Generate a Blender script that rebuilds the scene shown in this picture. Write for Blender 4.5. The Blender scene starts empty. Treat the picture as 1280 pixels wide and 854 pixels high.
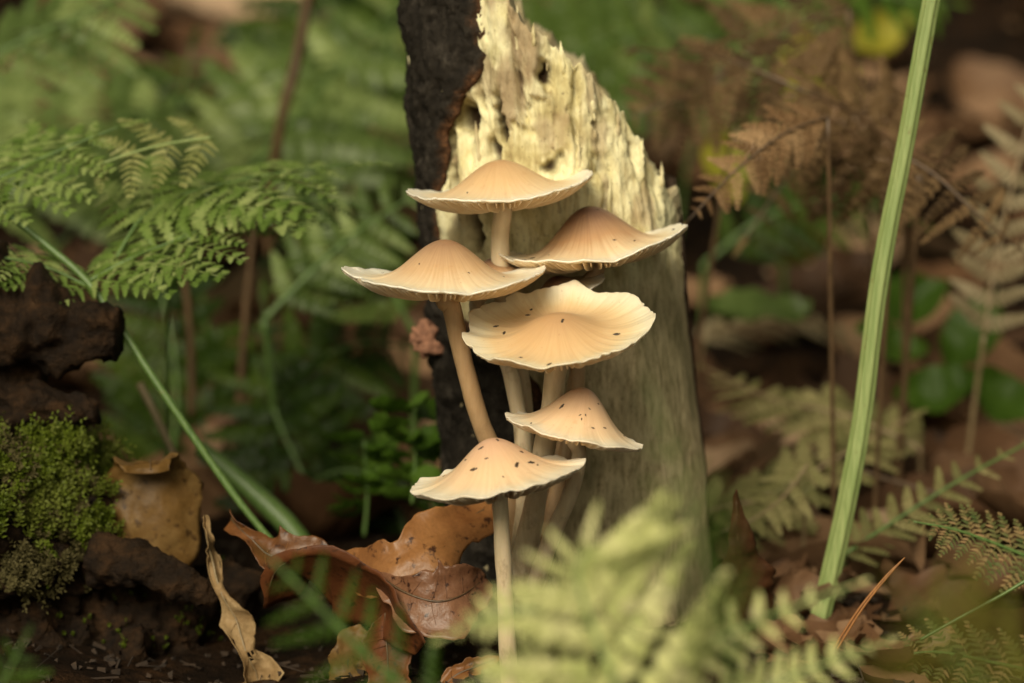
import bpy, math, random
import numpy as np
from mathutils import Vector, Matrix
from mathutils.bvhtree import BVHTree

# ------------------------------------------------------------------ scene, camera, light
# one Blender unit is one centimetre (scale_length 0.01)
S = bpy.context.scene
S.unit_settings.system = 'METRIC'
S.unit_settings.scale_length = 0.01
COL = S.collection
rad = math.radians
PITCH = rad(8.0)
DIST = 58.0
LENS = 99.4
CAM = Vector((0, -DIST * math.cos(PITCH), 8 + DIST * math.sin(PITCH)))
cd = bpy.data.cameras.new('camera')
cam = bpy.data.objects.new('camera', cd)
COL.objects.link(cam)
cam.location = CAM
cam.rotation_euler = (math.pi / 2 - PITCH, 0, 0)
cd.lens = LENS
cd.sensor_width = 36
cd.clip_start = 1.0
cd.clip_end = 20000
cd.dof.use_dof = True
cd.dof.focus_distance = 56.8
cd.dof.aperture_fstop = LENS * 1e-3 / 0.88          # entrance pupil about 9 mm wide
S.camera = cam

SUN_DIR = Vector((-0.24, -0.76, 0.60)).normalized()   # towards the light
w = bpy.data.worlds.new('World')
S.world = w
w.use_nodes = True
wn = w.node_tree
bg = wn.nodes['Background']
sky = wn.nodes.new('ShaderNodeTexSky')
sky.sky_type = 'NISHITA'
sky.sun_disc = False
sky.sun_elevation = math.asin(SUN_DIR.z)
sky.sun_rotation = math.atan2(SUN_DIR.x, SUN_DIR.y)
sky.dust_density = 4.0
hs = wn.nodes.new('ShaderNodeHueSaturation')           # light under an overcast sky and a leaf canopy: hardly blue
hs.inputs['Saturation'].default_value = 0.12
tint = wn.nodes.new('ShaderNodeMix')
tint.data_type = 'RGBA'
tint.blend_type = 'MULTIPLY'
tint.inputs[0].default_value = 1.0
tint.inputs[7].default_value = (1.0, 0.95, 0.68, 1)
wn.links.new(sky.outputs[0], hs.inputs['Color'])
wn.links.new(hs.outputs[0], tint.inputs[6])
wn.links.new(tint.outputs[2], bg.inputs['Color'])
bg.inputs['Strength'].default_value = 0.05
sl = bpy.data.lights.new('sun', 'SUN')
sl.energy = 2.8
sl.angle = rad(30)
sl.color = (1.0, 0.90, 0.70)
so = bpy.data.objects.new('sun', sl)
COL.objects.link(so)
so.rotation_euler = SUN_DIR.to_track_quat('Z', 'Y').to_euler()
so.location = (-40, -50, 100)
S.view_settings.view_transform = 'Standard'
S.view_settings.look = 'None'
S.view_settings.exposure = 0.4
S.view_settings.gamma = 1.0
S.view_settings.use_curve_mapping = False
S.render.engine = 'CYCLES'
S.cycles.use_denoising = True
S.cycles.max_bounces = 8
S.cycles.transparent_max_bounces = 6

# ------------------------------------------------------------------ helpers
TX = 18.0 / LENS
FW = Vector((0, math.cos(PITCH), -math.sin(PITCH)))
UP = Vector((0, math.sin(PITCH), math.cos(PITCH)))


def ray(px, py):
    return FW + Vector((1, 0, 0)) * ((px - 640) / 640 * TX) + UP * ((427 - py) / 640 * TX)


def at(px, py, Y):
    """the point at depth Y (cm behind the cap cluster) that stands at this place of the photograph"""
    d = ray(px, py)
    return CAM + d * ((Y - CAM.y) / d.y)


def smooth(a, b, x):
    t = np.clip((x - a) / (b - a), 0, 1)
    return t * t * (3 - 2 * t)


_rng = np.random.RandomState(7)
_G = _rng.normal(size=(4096, 3))
_G /= np.linalg.norm(_G, axis=1)[:, None]


def pn(p, seed=0):
    p = np.asarray(p, float)
    i = np.floor(p).astype(np.int64)
    f = p - i
    u = f * f * f * (f * (f * 6 - 15) + 10)
    out = 0
    for a in (0, 1):
        for b in (0, 1):
            for c in (0, 1):
                h = ((i[:, 0] + a) * 73856093) ^ ((i[:, 1] + b) * 19349663) ^ ((i[:, 2] + c) * 83492791) ^ (seed * 2654435)
                h = ((h ^ (h >> 13)) * 1274126177) & 0x7fffffff
                g = _G[(h ^ (h >> 9)) & 4095]
                d = g[:, 0] * (f[:, 0] - a) + g[:, 1] * (f[:, 1] - b) + g[:, 2] * (f[:, 2] - c)
                wt = (u[:, 0] if a else 1 - u[:, 0]) * (u[:, 1] if b else 1 - u[:, 1]) * (u[:, 2] if c else 1 - u[:, 2])
                out = out + wt * d
    return out * 1.5


def fbm(p, o=4, seed=0, gain=0.5):
    p = np.asarray(p, float)
    s, a = 0, 1.0
    for k in range(o):
        s = s + a * pn(p * (2.03 ** k) + 17.3 * k, seed + k)
        a *= gain
    return s


def origin(o):
    v = Vector((0, 0, 0))
    while o is not None:
        v = v + o.location
        o = o.parent
    return v


def tag(o, label=None, cat=None, group=None, kind=None):
    if label:
        o['label'] = label
    if cat:
        o['category'] = cat
    if group:
        o['group'] = group
    if kind:
        o['kind'] = kind
    return o


def thing(name, label, cat, loc, group=None):
    o = bpy.data.objects.new(name, None)
    o.empty_display_size = 0.3
    COL.objects.link(o)
    o.location = loc
    return tag(o, label, cat, group)


def mesh(name, v, f, m, smooth_=True, attrs=None):
    me = bpy.data.meshes.new(name)
    v = np.asarray(v, float)
    me.from_pydata(v.tolist(), [], [list(map(int, q)) for q in f])
    me.materials.append(m)
    if smooth_:
        me.polygons.foreach_set('use_smooth', [True] * len(me.polygons))
    for k, a in (attrs or {}).items():
        a = np.asarray(a, float)
        if a.ndim == 1:
            at_ = me.attributes.new(k, 'FLOAT', 'POINT')
            at_.data.foreach_set('value', a)
        else:
            at_ = me.attributes.new(k, 'FLOAT_VECTOR', 'POINT')
            at_.data.foreach_set('vector', a.ravel())
    me.update()
    return me


def obj(name, v, f, m, parent=None, loc=None, smooth_=True, attrs=None, solid=0):
    """one mesh object from world-space points; children are stored relative to their parent"""
    v = np.asarray(v, float)
    o0 = origin(parent) if parent else Vector(loc if loc is not None else (0, 0, 0))
    o = bpy.data.objects.new(name, mesh(name, v - np.array(o0), f, m, smooth_, attrs))
    COL.objects.link(o)
    if parent:
        o.parent = parent
    else:
        o.location = o0
    if solid:
        md = o.modifiers.new('thickness', 'SOLIDIFY')
        md.thickness = solid
        md.offset = 0
    return o


def put(name, me, parent, M, in_parent_space=False):
    o = bpy.data.objects.new(name, me)
    COL.objects.link(o)
    if parent:
        o.parent = parent
        o.matrix_local = M if in_parent_space else Matrix.Translation(-origin(parent)) @ M
    else:
        o.matrix_world = M
    return o


def gridf(nu, nv, cu=False, off=0):
    """faces of a grid of nv rows with nu points each (cu: rows closed)"""
    F = []
    for j in range(nv - 1):
        for i in range(nu if cu else nu - 1):
            i2 = (i + 1) % nu
            F.append((off + j * nu + i, off + j * nu + i2, off + (j + 1) * nu + i2, off + (j + 1) * nu + i))
    return F


def curve(pts, n):
    """Catmull-Rom through points"""
    P = [np.array(p, float) for p in pts]
    if len(P) == 2:
        return np.array([P[0] + (P[1] - P[0]) * t for t in np.linspace(0, 1, n)])
    P = [2 * P[0] - P[1]] + P + [2 * P[-1] - P[-2]]
    out = []
    m = len(P) - 3
    for s in np.linspace(0, m - 1e-6, n):
        k = int(s)
        t = s - k
        a, b, c, d = P[k:k + 4]
        out.append(0.5 * (2 * b + (c - a) * t + (2 * a - 5 * b + 4 * c - d) * t * t + (3 * b - a - 3 * c + d) * t ** 3))
    return np.array(out)


def tube(pts, r, ns=10, n=24, noise_=0, seed=0, ribs=0, ribamp=0, freq=1.0):
    """closed tapering tube along a smooth curve; r: numbers spread along it"""
    C = curve(pts, n)
    rr = np.interp(np.linspace(0, 1, n), np.linspace(0, 1, len(r)), r)
    T = np.gradient(C, axis=0)
    T /= np.linalg.norm(T, axis=1)[:, None]
    a = np.array((0.31, -0.9, 0.2)) if abs(T[0][1]) < 0.8 else np.array((1, 0, 0.2))
    V = []
    th = np.arange(ns) * 2 * math.pi / ns
    for k in range(n):
        N = a - T[k] * np.dot(a, T[k])
        N /= np.linalg.norm(N)
        a = N
        B = np.cross(T[k], N)
        q = rr[k] * (1 + (ribamp * np.cos(ribs * th) if ribs else 0 * th))
        V.append(C[k] + np.outer(np.cos(th) * q, N) + np.outer(np.sin(th) * q, B))
    V = np.concatenate(V)
    if noise_:
        cc = np.repeat(C, ns, axis=0)
        d = V - cc
        V = cc + d * (1 + noise_ * fbm(V * freq, 4, seed))[:, None]
    F = gridf(ns, n, True)
    c0, c1 = len(V), len(V) + 1
    V = np.vstack([V, C[0], C[-1]])
    for i in range(ns):
        F.append((c0, (i + 1) % ns, i))
        F.append((c1, (n - 1) * ns + i, (n - 1) * ns + (i + 1) % ns))
    return V, F


# ------------------------------------------------------------------ materials
class NT:
    def __init__(s, name):
        s.m = bpy.data.materials.new(name)
        s.m.use_nodes = True
        s.t = s.m.node_tree
        s.b = s.t.nodes['Principled BSDF']
        s.o = s.t.nodes['Material Output']

    def n(s, kind, **kw):
        x = s.t.nodes.new('ShaderNode' + kind)
        for k, v in kw.items():
            setattr(x, k, v)
        return x

    def l(s, a, b):
        s.t.links.new(a, b)

    def attr(s, name, out='Fac'):
        x = s.n('Attribute', attribute_name=name)
        return x.outputs[out]

    def pos(s, scale=(1, 1, 1), local=False):
        x = s.n('TexCoord').outputs['Object'] if local else s.n('NewGeometry').outputs['Position']
        m = s.n('Mapping')
        m.inputs['Scale'].default_value = scale
        s.l(x, m.inputs['Vector'])
        return m.outputs[0]

    def noise(s, scale, vec=None, detail=4, rough=0.55, dist=0.0):
        x = s.n('TexNoise')
        x.inputs['Scale'].default_value = scale
        x.inputs['Detail'].default_value = detail
        x.inputs['Roughness'].default_value = rough
        x.inputs['Distortion'].default_value = dist
        if vec is not None:
            s.l(vec, x.inputs['Vector'])
        return x.outputs['Fac']

    def ramp(s, fac, stops):
        x = s.n('ValToRGB')
        e = x.color_ramp.elements
        while len(e) < len(stops):
            e.new(0.5)
        for q, (p, c) in zip(e, stops):
            q.position = p
            q.color = (*c, 1) if len(c) == 3 else c
        s.l(fac, x.inputs[0])
        return x.outputs[0]

    def mix(s, fac, a, b, blend='MIX'):
        x = s.n('Mix', data_type='RGBA', blend_type=blend)
        for k, v in ((0, fac), (6, a), (7, b)):
            if isinstance(v, (int, float)):
                x.inputs[k].default_value = v
            elif isinstance(v, tuple):
                x.inputs[k].default_value = (*v, 1)
            else:
                s.l(v, x.inputs[k])
        return x.outputs[2]

    def math(s, op, a, b=0.0, c=None):
        x = s.n('Math', operation=op)
        for k, v in enumerate((a, b) if c is None else (a, b, c)):
            if isinstance(v, (int, float)):
                x.inputs[k].default_value = v
            else:
                s.l(v, x.inputs[k])
        return x.outputs[0]

    def bump(s, h, strength=0.3, dist=0.05):
        x = s.n('Bump')
        x.inputs['Strength'].default_value = strength
        x.inputs['Distance'].default_value = dist
        s.l(h, x.inputs['Height'])
        s.l(x.outputs[0], s.b.inputs['Normal'])
        return x.outputs[0]

    def color(s, c):
        s.l(c, s.b.inputs['Base Color'])

    def rough(s, v):
        s.b.inputs['Roughness'].default_value = v

    def translucent(s, c, fac, nrm=None):
        tr = s.n('BsdfTranslucent')
        s.l(c, tr.inputs['Color'])
        if nrm is not None:
            s.l(nrm, tr.inputs['Normal'])
        x = s.n('MixShader')
        x.inputs[0].default_value = fac
        s.l(s.b.outputs[0], x.inputs[1])
        s.l(tr.outputs[0], x.inputs[2])
        s.l(x.outputs[0], s.o.inputs['Surface'])


def leaf_mat(name, c1, c2, c3, transl=0.35, rough=0.5, scale=1.2, spots=None, vein=0.25, spec=0.18):
    """living or dead leaf: blotches of three colours, a different shade for each piece, fine relief"""
    t = NT(name)
    oi = t.n('ObjectInfo').outputs['Random']
    big = t.noise(scale, t.pos(), 5, 0.65)
    mixv = t.math('ADD', t.math('MULTIPLY', oi, 0.35), t.math('MULTIPLY', big, 0.75))
    c = t.ramp(mixv, [(0.25, c1), (0.52, c2), (0.8, c3)])
    if spots:
        sp = t.noise(scale * 5, t.pos(), 3, 0.6)
        c = t.mix(t.ramp(sp, [(0.58, (0, 0, 0)), (0.68, (1, 1, 1))]), c, spots)
    fine = t.noise(scale * 14, t.pos(), 3, 0.6)
    c = t.mix(0.35, c, t.ramp(fine, [(0.3, (0.45, 0.45, 0.45)), (0.7, (1, 1, 1))]), 'MULTIPLY')
    t.color(c)
    t.rough(rough)
    t.b.inputs['Specular IOR Level'].default_value = spec
    nb = t.bump(t.noise(scale * 7, t.pos(), 4), vein, 0.06)
    if transl:
        t.translucent(c, transl)
    return t.m


M = {}
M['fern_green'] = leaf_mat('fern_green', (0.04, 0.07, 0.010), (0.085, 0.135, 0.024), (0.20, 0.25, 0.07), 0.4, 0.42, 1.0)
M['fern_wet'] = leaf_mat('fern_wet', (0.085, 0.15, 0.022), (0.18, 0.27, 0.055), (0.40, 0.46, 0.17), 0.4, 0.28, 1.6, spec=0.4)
M['fern_shaded'] = leaf_mat('fern_shaded', (0.012, 0.026, 0.003), (0.027, 0.055, 0.006), (0.08, 0.125, 0.016), 0.4, 0.42, 1.0)  # darker copy of the fern green; stands in for shade in hollows and gaps
M['fern_soft'] = leaf_mat('fern_soft', (0.05, 0.085, 0.016), (0.125, 0.185, 0.045), (0.31, 0.38, 0.13), 0.4, 0.4, 0.6, spec=0.35)
M['fern_yellow'] = leaf_mat('fern_yellow', (0.32, 0.36, 0.11), (0.53, 0.54, 0.21), (0.70, 0.66, 0.34), 0.15, 0.5, 1.0)
M['fern_lemon'] = leaf_mat('fern_lemon', (0.15, 0.165, 0.05), (0.26, 0.275, 0.09), (0.38, 0.38, 0.15), 0.35, 0.4, 1.0)
M['fern_pale'] = leaf_mat('fern_pale', (0.10, 0.10, 0.035), (0.23, 0.215, 0.08), (0.38, 0.33, 0.15), 0.35, 0.6, 0.8, spots=(0.16, 0.12, 0.05))
M['fern_brown'] = leaf_mat('fern_brown', (0.036, 0.020, 0.008), (0.10, 0.060, 0.026), (0.25, 0.155, 0.072), 0.3, 0.7, 1.0)
M['fern_rust'] = leaf_mat('fern_rust', (0.12, 0.064, 0.026), (0.26, 0.15, 0.07), (0.42, 0.27, 0.14), 0.25, 0.7, 1.4)
M['fern_tan'] = leaf_mat('fern_tan', (0.12, 0.09, 0.045), (0.24, 0.19, 0.105), (0.38, 0.31, 0.19), 0.3, 0.7, 0.8)
M['fern_browntip'] = leaf_mat('fern_browntip', (0.06, 0.11, 0.03), (0.17, 0.17, 0.06), (0.44, 0.27, 0.13), 0.35, 0.6, 2.6)
M['fern_olive'] = leaf_mat('fern_olive', (0.09, 0.085, 0.012), (0.15, 0.13, 0.018), (0.17, 0.18, 0.03), 0.4, 0.6, 0.5)
M['leaf_litter'] = leaf_mat('leaf_litter', (0.055, 0.027, 0.013), (0.14, 0.074, 0.037), (0.27, 0.16, 0.088), 0.15, 0.6, 0.4)
M['leaf_oak'] = leaf_mat('leaf_oak', (0.095, 0.036, 0.012), (0.22, 0.088, 0.028), (0.37, 0.17, 0.058), 0.22, 0.38, 0.9, spots=(0.06, 0.022, 0.01), spec=0.35)
M['leaf_red'] = leaf_mat('leaf_red', (0.10, 0.042, 0.021), (0.19, 0.083, 0.042), (0.28, 0.14, 0.075), 0.15, 0.36, 1.3, spots=(0.05, 0.02, 0.012), spec=0.35)
M['leaf_hood'] = leaf_mat('leaf_hood', (0.06, 0.02, 0.008), (0.12, 0.04, 0.014), (0.22, 0.085, 0.03), 0.08, 0.45, 1.0, spots=(0.04, 0.016, 0.008))  # dark red-brown; on the hooded leaf the darkness stands for its inner shade
M['leaf_tan'] = leaf_mat('leaf_tan', (0.07, 0.038, 0.010), (0.16, 0.085, 0.024), (0.30, 0.19, 0.075), 0.25, 0.45, 0.8, spots=(0.07, 0.035, 0.012))
M['leaf_crisp'] = leaf_mat('leaf_crisp', (0.17, 0.10, 0.04), (0.32, 0.20, 0.09), (0.50, 0.36, 0.19), 0.25, 0.55, 1.2, vein=0.6)
M['leaf_black'] = leaf_mat('leaf_black', (0.02, 0.009, 0.004), (0.045, 0.018, 0.007), (0.09, 0.035, 0.013), 0.05, 0.6, 1.5)
M['leaf_yellow'] = leaf_mat('leaf_yellow', (0.20, 0.20, 0.02), (0.32, 0.29, 0.03), (0.45, 0.41, 0.05), 0.4, 0.5, 0.6)
M['leaf_green'] = leaf_mat('leaf_green', (0.03, 0.065, 0.007), (0.06, 0.12, 0.012), (0.12, 0.21, 0.03), 0.4, 0.4, 0.6)
M['moss'] = leaf_mat('moss', (0.042, 0.066, 0.005), (0.115, 0.155, 0.013), (0.27, 0.285, 0.07), 0.4, 0.5, 1.1)
M['moss_dry'] = leaf_mat('moss_dry', (0.02, 0.018, 0.005), (0.055, 0.047, 0.014), (0.12, 0.10, 0.04), 0.25, 0.7, 1.1)


def stalk_mat(name, c1, c2, scale=(5, 5, 0.5), rough=0.45, spot=(0.16, 0.12, 0.04)):
    t = NT(name)
    v = t.noise(3.0, t.pos(scale), 4, 0.6)
    c = t.ramp(v, [(0.3, c1), (0.7, c2)])
    c = t.mix(t.ramp(t.noise(0.9, t.pos((1, 1, 0.5)), 5, 0.6), [(0.4, (0, 0, 0)), (0.75, (0.5, 0.5, 0.5))]), c, c1)
    c = t.mix(t.ramp(t.noise(5, t.pos((1, 1, 0.6)), 3, 0.6), [(0.66, (0, 0, 0)), (0.74, (0.7, 0.7, 0.7))]), c, spot)
    t.color(c)
    t.rough(rough)
    t.bump(v, 0.25, 0.03)
    return t.m


M['stalk_green'] = stalk_mat('stalk_green', (0.05, 0.10, 0.02), (0.12, 0.19, 0.05))
M['stalk_pale'] = stalk_mat('stalk_pale', (0.17, 0.235, 0.07), (0.31, 0.36, 0.14), (4, 4, 0.25), 0.5)
M['stalk_brown'] = stalk_mat('stalk_brown', (0.05, 0.028, 0.012), (0.13, 0.075, 0.035))
M['stalk_tan'] = stalk_mat('stalk_tan', (0.17, 0.12, 0.06), (0.30, 0.22, 0.12))
M['needle'] = stalk_mat('needle', (0.20, 0.075, 0.02), (0.34, 0.15, 0.04))

# stump wood
t = NT('stump_wood')
pz = t.pos((2.6, 2.6, 0.32), True)
fib = t.noise(2.2, pz, 6, 0.65)
fine = t.noise(9.0, t.pos((1, 1, 0.3), True), 5, 0.7)
blot = t.noise(0.8, t.pos((1, 1, 0.7), True), 5, 0.6)
cream = t.ramp(blot, [(0.30, (0.40, 0.32, 0.15)), (0.42, (0.62, 0.55, 0.30)), (0.54, (0.82, 0.77, 0.51)), (0.64, (0.48, 0.43, 0.24)), (0.76, (0.80, 0.76, 0.52))])
cream = t.mix(0.75, cream, t.ramp(fib, [(0.3, (0.36, 0.28, 0.17)), (0.48, (0.95, 0.92, 0.85)), (0.75, (1, 1, 1))]), 'MULTIPLY')
low = t.ramp(blot, [(0.3, (0.32, 0.26, 0.15)), (0.5, (0.54, 0.435, 0.265)), (0.7, (0.64, 0.53, 0.34))])
low = t.mix(0.8, low, t.ramp(t.noise(6.0, t.pos((1.4, 1.4, 0.35), True), 6, 0.75), [(0.36, (0.34, 0.32, 0.24)), (0.55, (1, 1, 1))]), 'MULTIPLY')
alg = t.mix(t.math('MULTIPLY', t.attr('algae'), 0.35), low, (0.10, 0.11, 0.045))
c = t.mix(t.attr('upper'), alg, cream)
c = t.mix(t.math('MULTIPLY', t.attr('punk'), 0.85), c, (0.33, 0.235, 0.14))
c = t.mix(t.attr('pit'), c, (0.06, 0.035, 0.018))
spk = t.ramp(t.noise(16, t.pos((1, 1, 0.6), True), 2, 0.5), [(0.66, (0, 0, 0)), (0.72, (1, 1, 1))])
c = t.mix(t.math('MULTIPLY', spk, 0.6), c, (0.10, 0.065, 0.03))
t.color(c)
t.rough(0.8)
t.b.inputs['Specular IOR Level'].default_value = 0.2
t.bump(t.math('ADD', t.math('MULTIPLY', fine, 0.6), fib), 0.55, 0.08)
M['stump'] = t.m

t = NT('bark')
a = t.noise(3.0, t.pos((1, 1, 0.6), True), 6, 0.7)
b = t.noise(14, t.pos((1, 1, 1), True), 4, 0.7)
c = t.ramp(a, [(0.3, (0.008, 0.0065, 0.005)), (0.55, (0.026, 0.021, 0.016)), (0.75, (0.075, 0.063, 0.050))])
c = t.mix(t.attr('edge'), c, t.ramp(b, [(0.35, (0.03, 0.014, 0.007)), (0.65, (0.16, 0.07, 0.028))]))
t.color(c)
t.rough(0.8)
t.b.inputs['Specular IOR Level'].default_value = 0.12
t.bump(t.math('ADD', a, t.math('MULTIPLY', b, 0.4)), 0.9, 0.12)
M['bark'] = t.m

t = NT('rotten_wood')
a = t.noise(1.6, t.pos((1, 1, 1.4), True), 6, 0.7)
b = t.noise(9, t.pos(), 4, 0.7)
t.color(t.ramp(a, [(0.3, (0.006, 0.004, 0.003)), (0.5, (0.018, 0.010, 0.005)), (0.66, (0.042, 0.021, 0.009)), (0.8, (0.085, 0.052, 0.028))]))
t.rough(0.75)
t.b.inputs['Specular IOR Level'].default_value = 0.12
t.bump(t.math('ADD', a, t.math('MULTIPLY', b, 0.5)), 1.0, 0.15)
M['rotten'] = t.m

t = NT('crumb')
a = t.noise(5, t.pos(), 5, 0.7)
t.color(t.ramp(a, [(0.3, (0.10, 0.04, 0.022)), (0.6, (0.30, 0.14, 0.08)), (0.8, (0.42, 0.24, 0.15))]))
t.rough(0.8)
t.bump(a, 0.8, 0.1)
M['crumb'] = t.m

t = NT('debris')
a = t.noise(20, t.pos(), 2, 0.5)
t.color(t.ramp(a, [(0.3, (0.02, 0.012, 0.007)), (0.7, (0.09, 0.055, 0.03))]))
t.rough(0.6)
M['debris'] = t.m

t = NT('soil')
a = t.noise(0.5, t.pos(), 8, 0.7)
b = t.noise(3.5, t.pos(), 5, 0.75)
c = t.ramp(a, [(0.3, (0.008, 0.005, 0.003)), (0.5, (0.022, 0.012, 0.006)), (0.65, (0.06, 0.031, 0.014)), (0.8, (0.13, 0.072, 0.036))])
c = t.mix(0.7, c, t.ramp(b, [(0.35, (0.3, 0.28, 0.25)), (0.7, (1.3, 1.2, 1.1))]), 'MULTIPLY')
t.color(c)
t.rough(0.9)
t.b.inputs['Specular IOR Level'].default_value = 0.08
t.bump(t.math('ADD', b, a), 1.0, 0.4)
M['soil'] = t.m


def cap_mat(name, centre, mid, outer, rim):
    t = NT(name)
    r = t.attr('rad')
    rv = t.attr('rv', 'Vector')
    mp = t.n('Mapping')
    mp.inputs['Scale'].default_value = (1, 1, 1)
    t.l(rv, mp.inputs['Vector'])
    streak = t.noise(1.0, mp.outputs[0], 5, 0.7)
    blot = t.noise(1.1, t.pos(), 4, 0.6)
    rr = t.math('ADD', r, t.math('MULTIPLY', t.math('SUBTRACT', streak, 0.5), 0.22))
    rr = t.math('ADD', rr, t.math('MULTIPLY', t.math('SUBTRACT', blot, 0.5), 0.18))
    c = t.ramp(rr, [(0.13, centre), (0.44, mid), (0.70, outer), (0.90, rim)])
    st = t.ramp(streak, [(0.32, (0.78, 0.68, 0.58)), (0.56, (1, 1, 1))])
    c = t.mix(0.2, c, st, 'MULTIPLY')
    rust = t.ramp(t.noise(2.3, t.pos(), 4, 0.7), [(0.62, (0, 0, 0)), (0.76, (1, 1, 1))])
    c = t.mix(t.math('MULTIPLY', rust, 0.45), c, (0.50, 0.25, 0.10))
    dots = t.ramp(t.noise(13, t.pos(), 2, 0.5), [(0.70, (0, 0, 0)), (0.76, (1, 1, 1))])
    c = t.mix(t.math('MULTIPLY', dots, 0.4), c, (0.40, 0.20, 0.09))
    t.color(c)
    t.rough(0.4)
    t.b.inputs['Specular IOR Level'].default_value = 0.42
    t.b.inputs['Subsurface Weight'].default_value = 0.45
    t.b.inputs['Subsurface Radius'].default_value = (1.0, 0.8, 0.6)
    t.b.inputs['Subsurface Scale'].default_value = 0.22
    t.bump(t.math('ADD', streak, t.math('MULTIPLY', t.noise(30, t.pos(), 2), 0.25)), 0.05, 0.02)
    return t.m


PEACH = ((0.53, 0.32, 0.16), (0.70, 0.47, 0.25), (0.81, 0.62, 0.39), (0.90, 0.80, 0.64))
M['cap_peach'] = cap_mat('cap_peach', *PEACH)
M['cap_brown'] = cap_mat('cap_brown', (0.13, 0.065, 0.048), (0.46, 0.27, 0.14), (0.79, 0.60, 0.38), (0.90, 0.80, 0.63))
M['cap_rosy'] = cap_mat('cap_rosy', (0.32, 0.18, 0.10), (0.60, 0.39, 0.215), (0.82, 0.65, 0.43), (0.91, 0.82, 0.66))
M['cap_tan'] = cap_mat('cap_tan', (0.50, 0.30, 0.15), (0.63, 0.41, 0.21), (0.74, 0.53, 0.30), (0.87, 0.73, 0.51))
M['cap_pale'] = cap_mat('cap_pale', (0.60, 0.37, 0.24), (0.72, 0.48, 0.29), (0.80, 0.58, 0.37), (0.89, 0.74, 0.55))

t = NT('gills')
a = t.noise(4, t.pos(), 3, 0.6)
c = t.ramp(a, [(0.3, (0.88, 0.77, 0.58)), (0.7, (0.93, 0.85, 0.70))])
t.color(c)
t.rough(0.6)
t.b.inputs['Specular IOR Level'].default_value = 0.25
t.translucent(c, 0.6)
M['gills'] = t.m


def stem_mat(name, top, bottom):
    t = NT(name)
    h = t.attr('along')
    v = t.noise(5, t.pos((2, 2, 0.2)), 4, 0.6)
    c = t.ramp(h, [(0.0, bottom), (1.0, top)])
    c = t.mix(0.5, c, t.ramp(v, [(0.3, (0.7, 0.64, 0.55)), (0.65, (1, 1, 1))]), 'MULTIPLY')
    stain = t.ramp(t.math('SUBTRACT', t.noise(2.6, t.pos((1, 1, 0.6)), 5, 0.7), t.math('MULTIPLY', h, 0.22)), [(0.46, (0, 0, 0)), (0.62, (1, 1, 1))])
    c = t.mix(t.math('MULTIPLY', stain, 0.55), c, (0.20, 0.12, 0.06))
    t.color(c)
    t.rough(0.42)
    t.b.inputs['Subsurface Weight'].default_value = 0.3
    t.b.inputs['Subsurface Radius'].default_value = (1.0, 0.6, 0.3)
    t.b.inputs['Subsurface Scale'].default_value = 0.12
    t.bump(v, 0.15, 0.02)
    return t.m


M['stem_pale'] = stem_mat('stem_pale', (0.70, 0.57, 0.39), (0.62, 0.50, 0.33))
M['stem_brown'] = stem_mat('stem_brown', (0.52, 0.34, 0.18), (0.44, 0.29, 0.16))

# ------------------------------------------------------------------ the ground


def ground_z(x, y):
    x = np.asarray(x, float)
    y = np.asarray(y, float)
    s = np.maximum(0, y - 16)
    z = 0.9 + 0.24 * s * s / (s + 14)
    z = np.where(s > 300, 0.9 + 0.24 * 300 * 300 / 314 + 0.02 * (s - 300), z)
    z = z - 0.06 * np.maximum(0, -y - 6)
    near = np.exp(-((x / 160) ** 2 + (y / 220) ** 2))
    p = np.stack([x, y, 0 * x], 1)
    z = z + (0.55 * fbm(p / 7.0, 4, 5) + 0.10 * fbm(p * 0.9, 3, 9)) * (0.25 + near)
    z = z + np.exp(-((x - 1.2) ** 2 + (y - 5) ** 2) / 14) * 0.7           # litter heaped against the stump
    return z


u = np.linspace(-1, 1, 261)
gx = np.sinh(u * 5.2) / math.sinh(5.2) * 3500
gy = 15 + np.sinh(u * 5.2) / math.sinh(5.2) * 3500
X, Y = np.meshgrid(gx, gy)
V = np.stack([X.ravel(), Y.ravel(), ground_z(X.ravel(), Y.ravel())], 1)
g = obj('ground', V, gridf(261, 261), M['soil'])
g['kind'] = 'structure'

# ------------------------------------------------------------------ the stump
rs = np.random.RandomState(3)
SY = 5.4


def stump_axis(z):
    """centre of the stump at height z: it leans towards the bark side"""
    return np.interp(z, [-1, 4.9, 12, 17], [1.75, 1.40, 0.70, 0.20]), SY + 0.0 * np.asarray(z)


def stump_r(z):
    return np.interp(z, [-1, 1, 5, 12, 17], [3.15, 2.98, 2.86, 2.78, 2.7])


def px_to_cyl(px, py):
    p = at(px, py, SY - 2.0)
    for _ in range(6):
        cx, cy = stump_axis(p.z)
        R_ = float(stump_r(p.z))
        cth = max(-0.99, min(0.99, (p.x - float(cx)) / R_))
        p = at(px, py, SY - R_ * math.sqrt(1 - cth * cth))
    cx, cy = stump_axis(p.z)
    cth = max(-0.995, min(0.995, (p.x - float(cx)) / float(stump_r(p.z))))
    return -math.acos(cth), p.z


# silhouette of the break, by position across the stump
brk = [(470, -110), (560, -80), (600, -40), (632, -8), (660, 26), (690, 44), (715, 74), (745, 98), (768, 124), (788, 158), (806, 186), (822, 214), (840, 240)]
bx = np.array([at(a, b, SY - 1.2).x for a, b in brk])
bz = np.array([at(a, b, SY - 1.2).z for a, b in brk])


def break_h(x, th):
    n1 = fbm(np.stack([np.cos(th) * 5, np.sin(th) * 5, 0 * th], 1), 3, 21)
    n2 = np.abs(fbm(np.stack([np.cos(th) * 16, np.sin(th) * 16, 0 * th], 1), 2, 25))
    return np.interp(x, bx, bz) + 0.28 * n1 + 0.22 * n2 - 0.12 + 0.10 * fbm(np.stack([np.cos(th) * 40, np.sin(th) * 40, 0 * th], 1), 2, 27)


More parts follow.
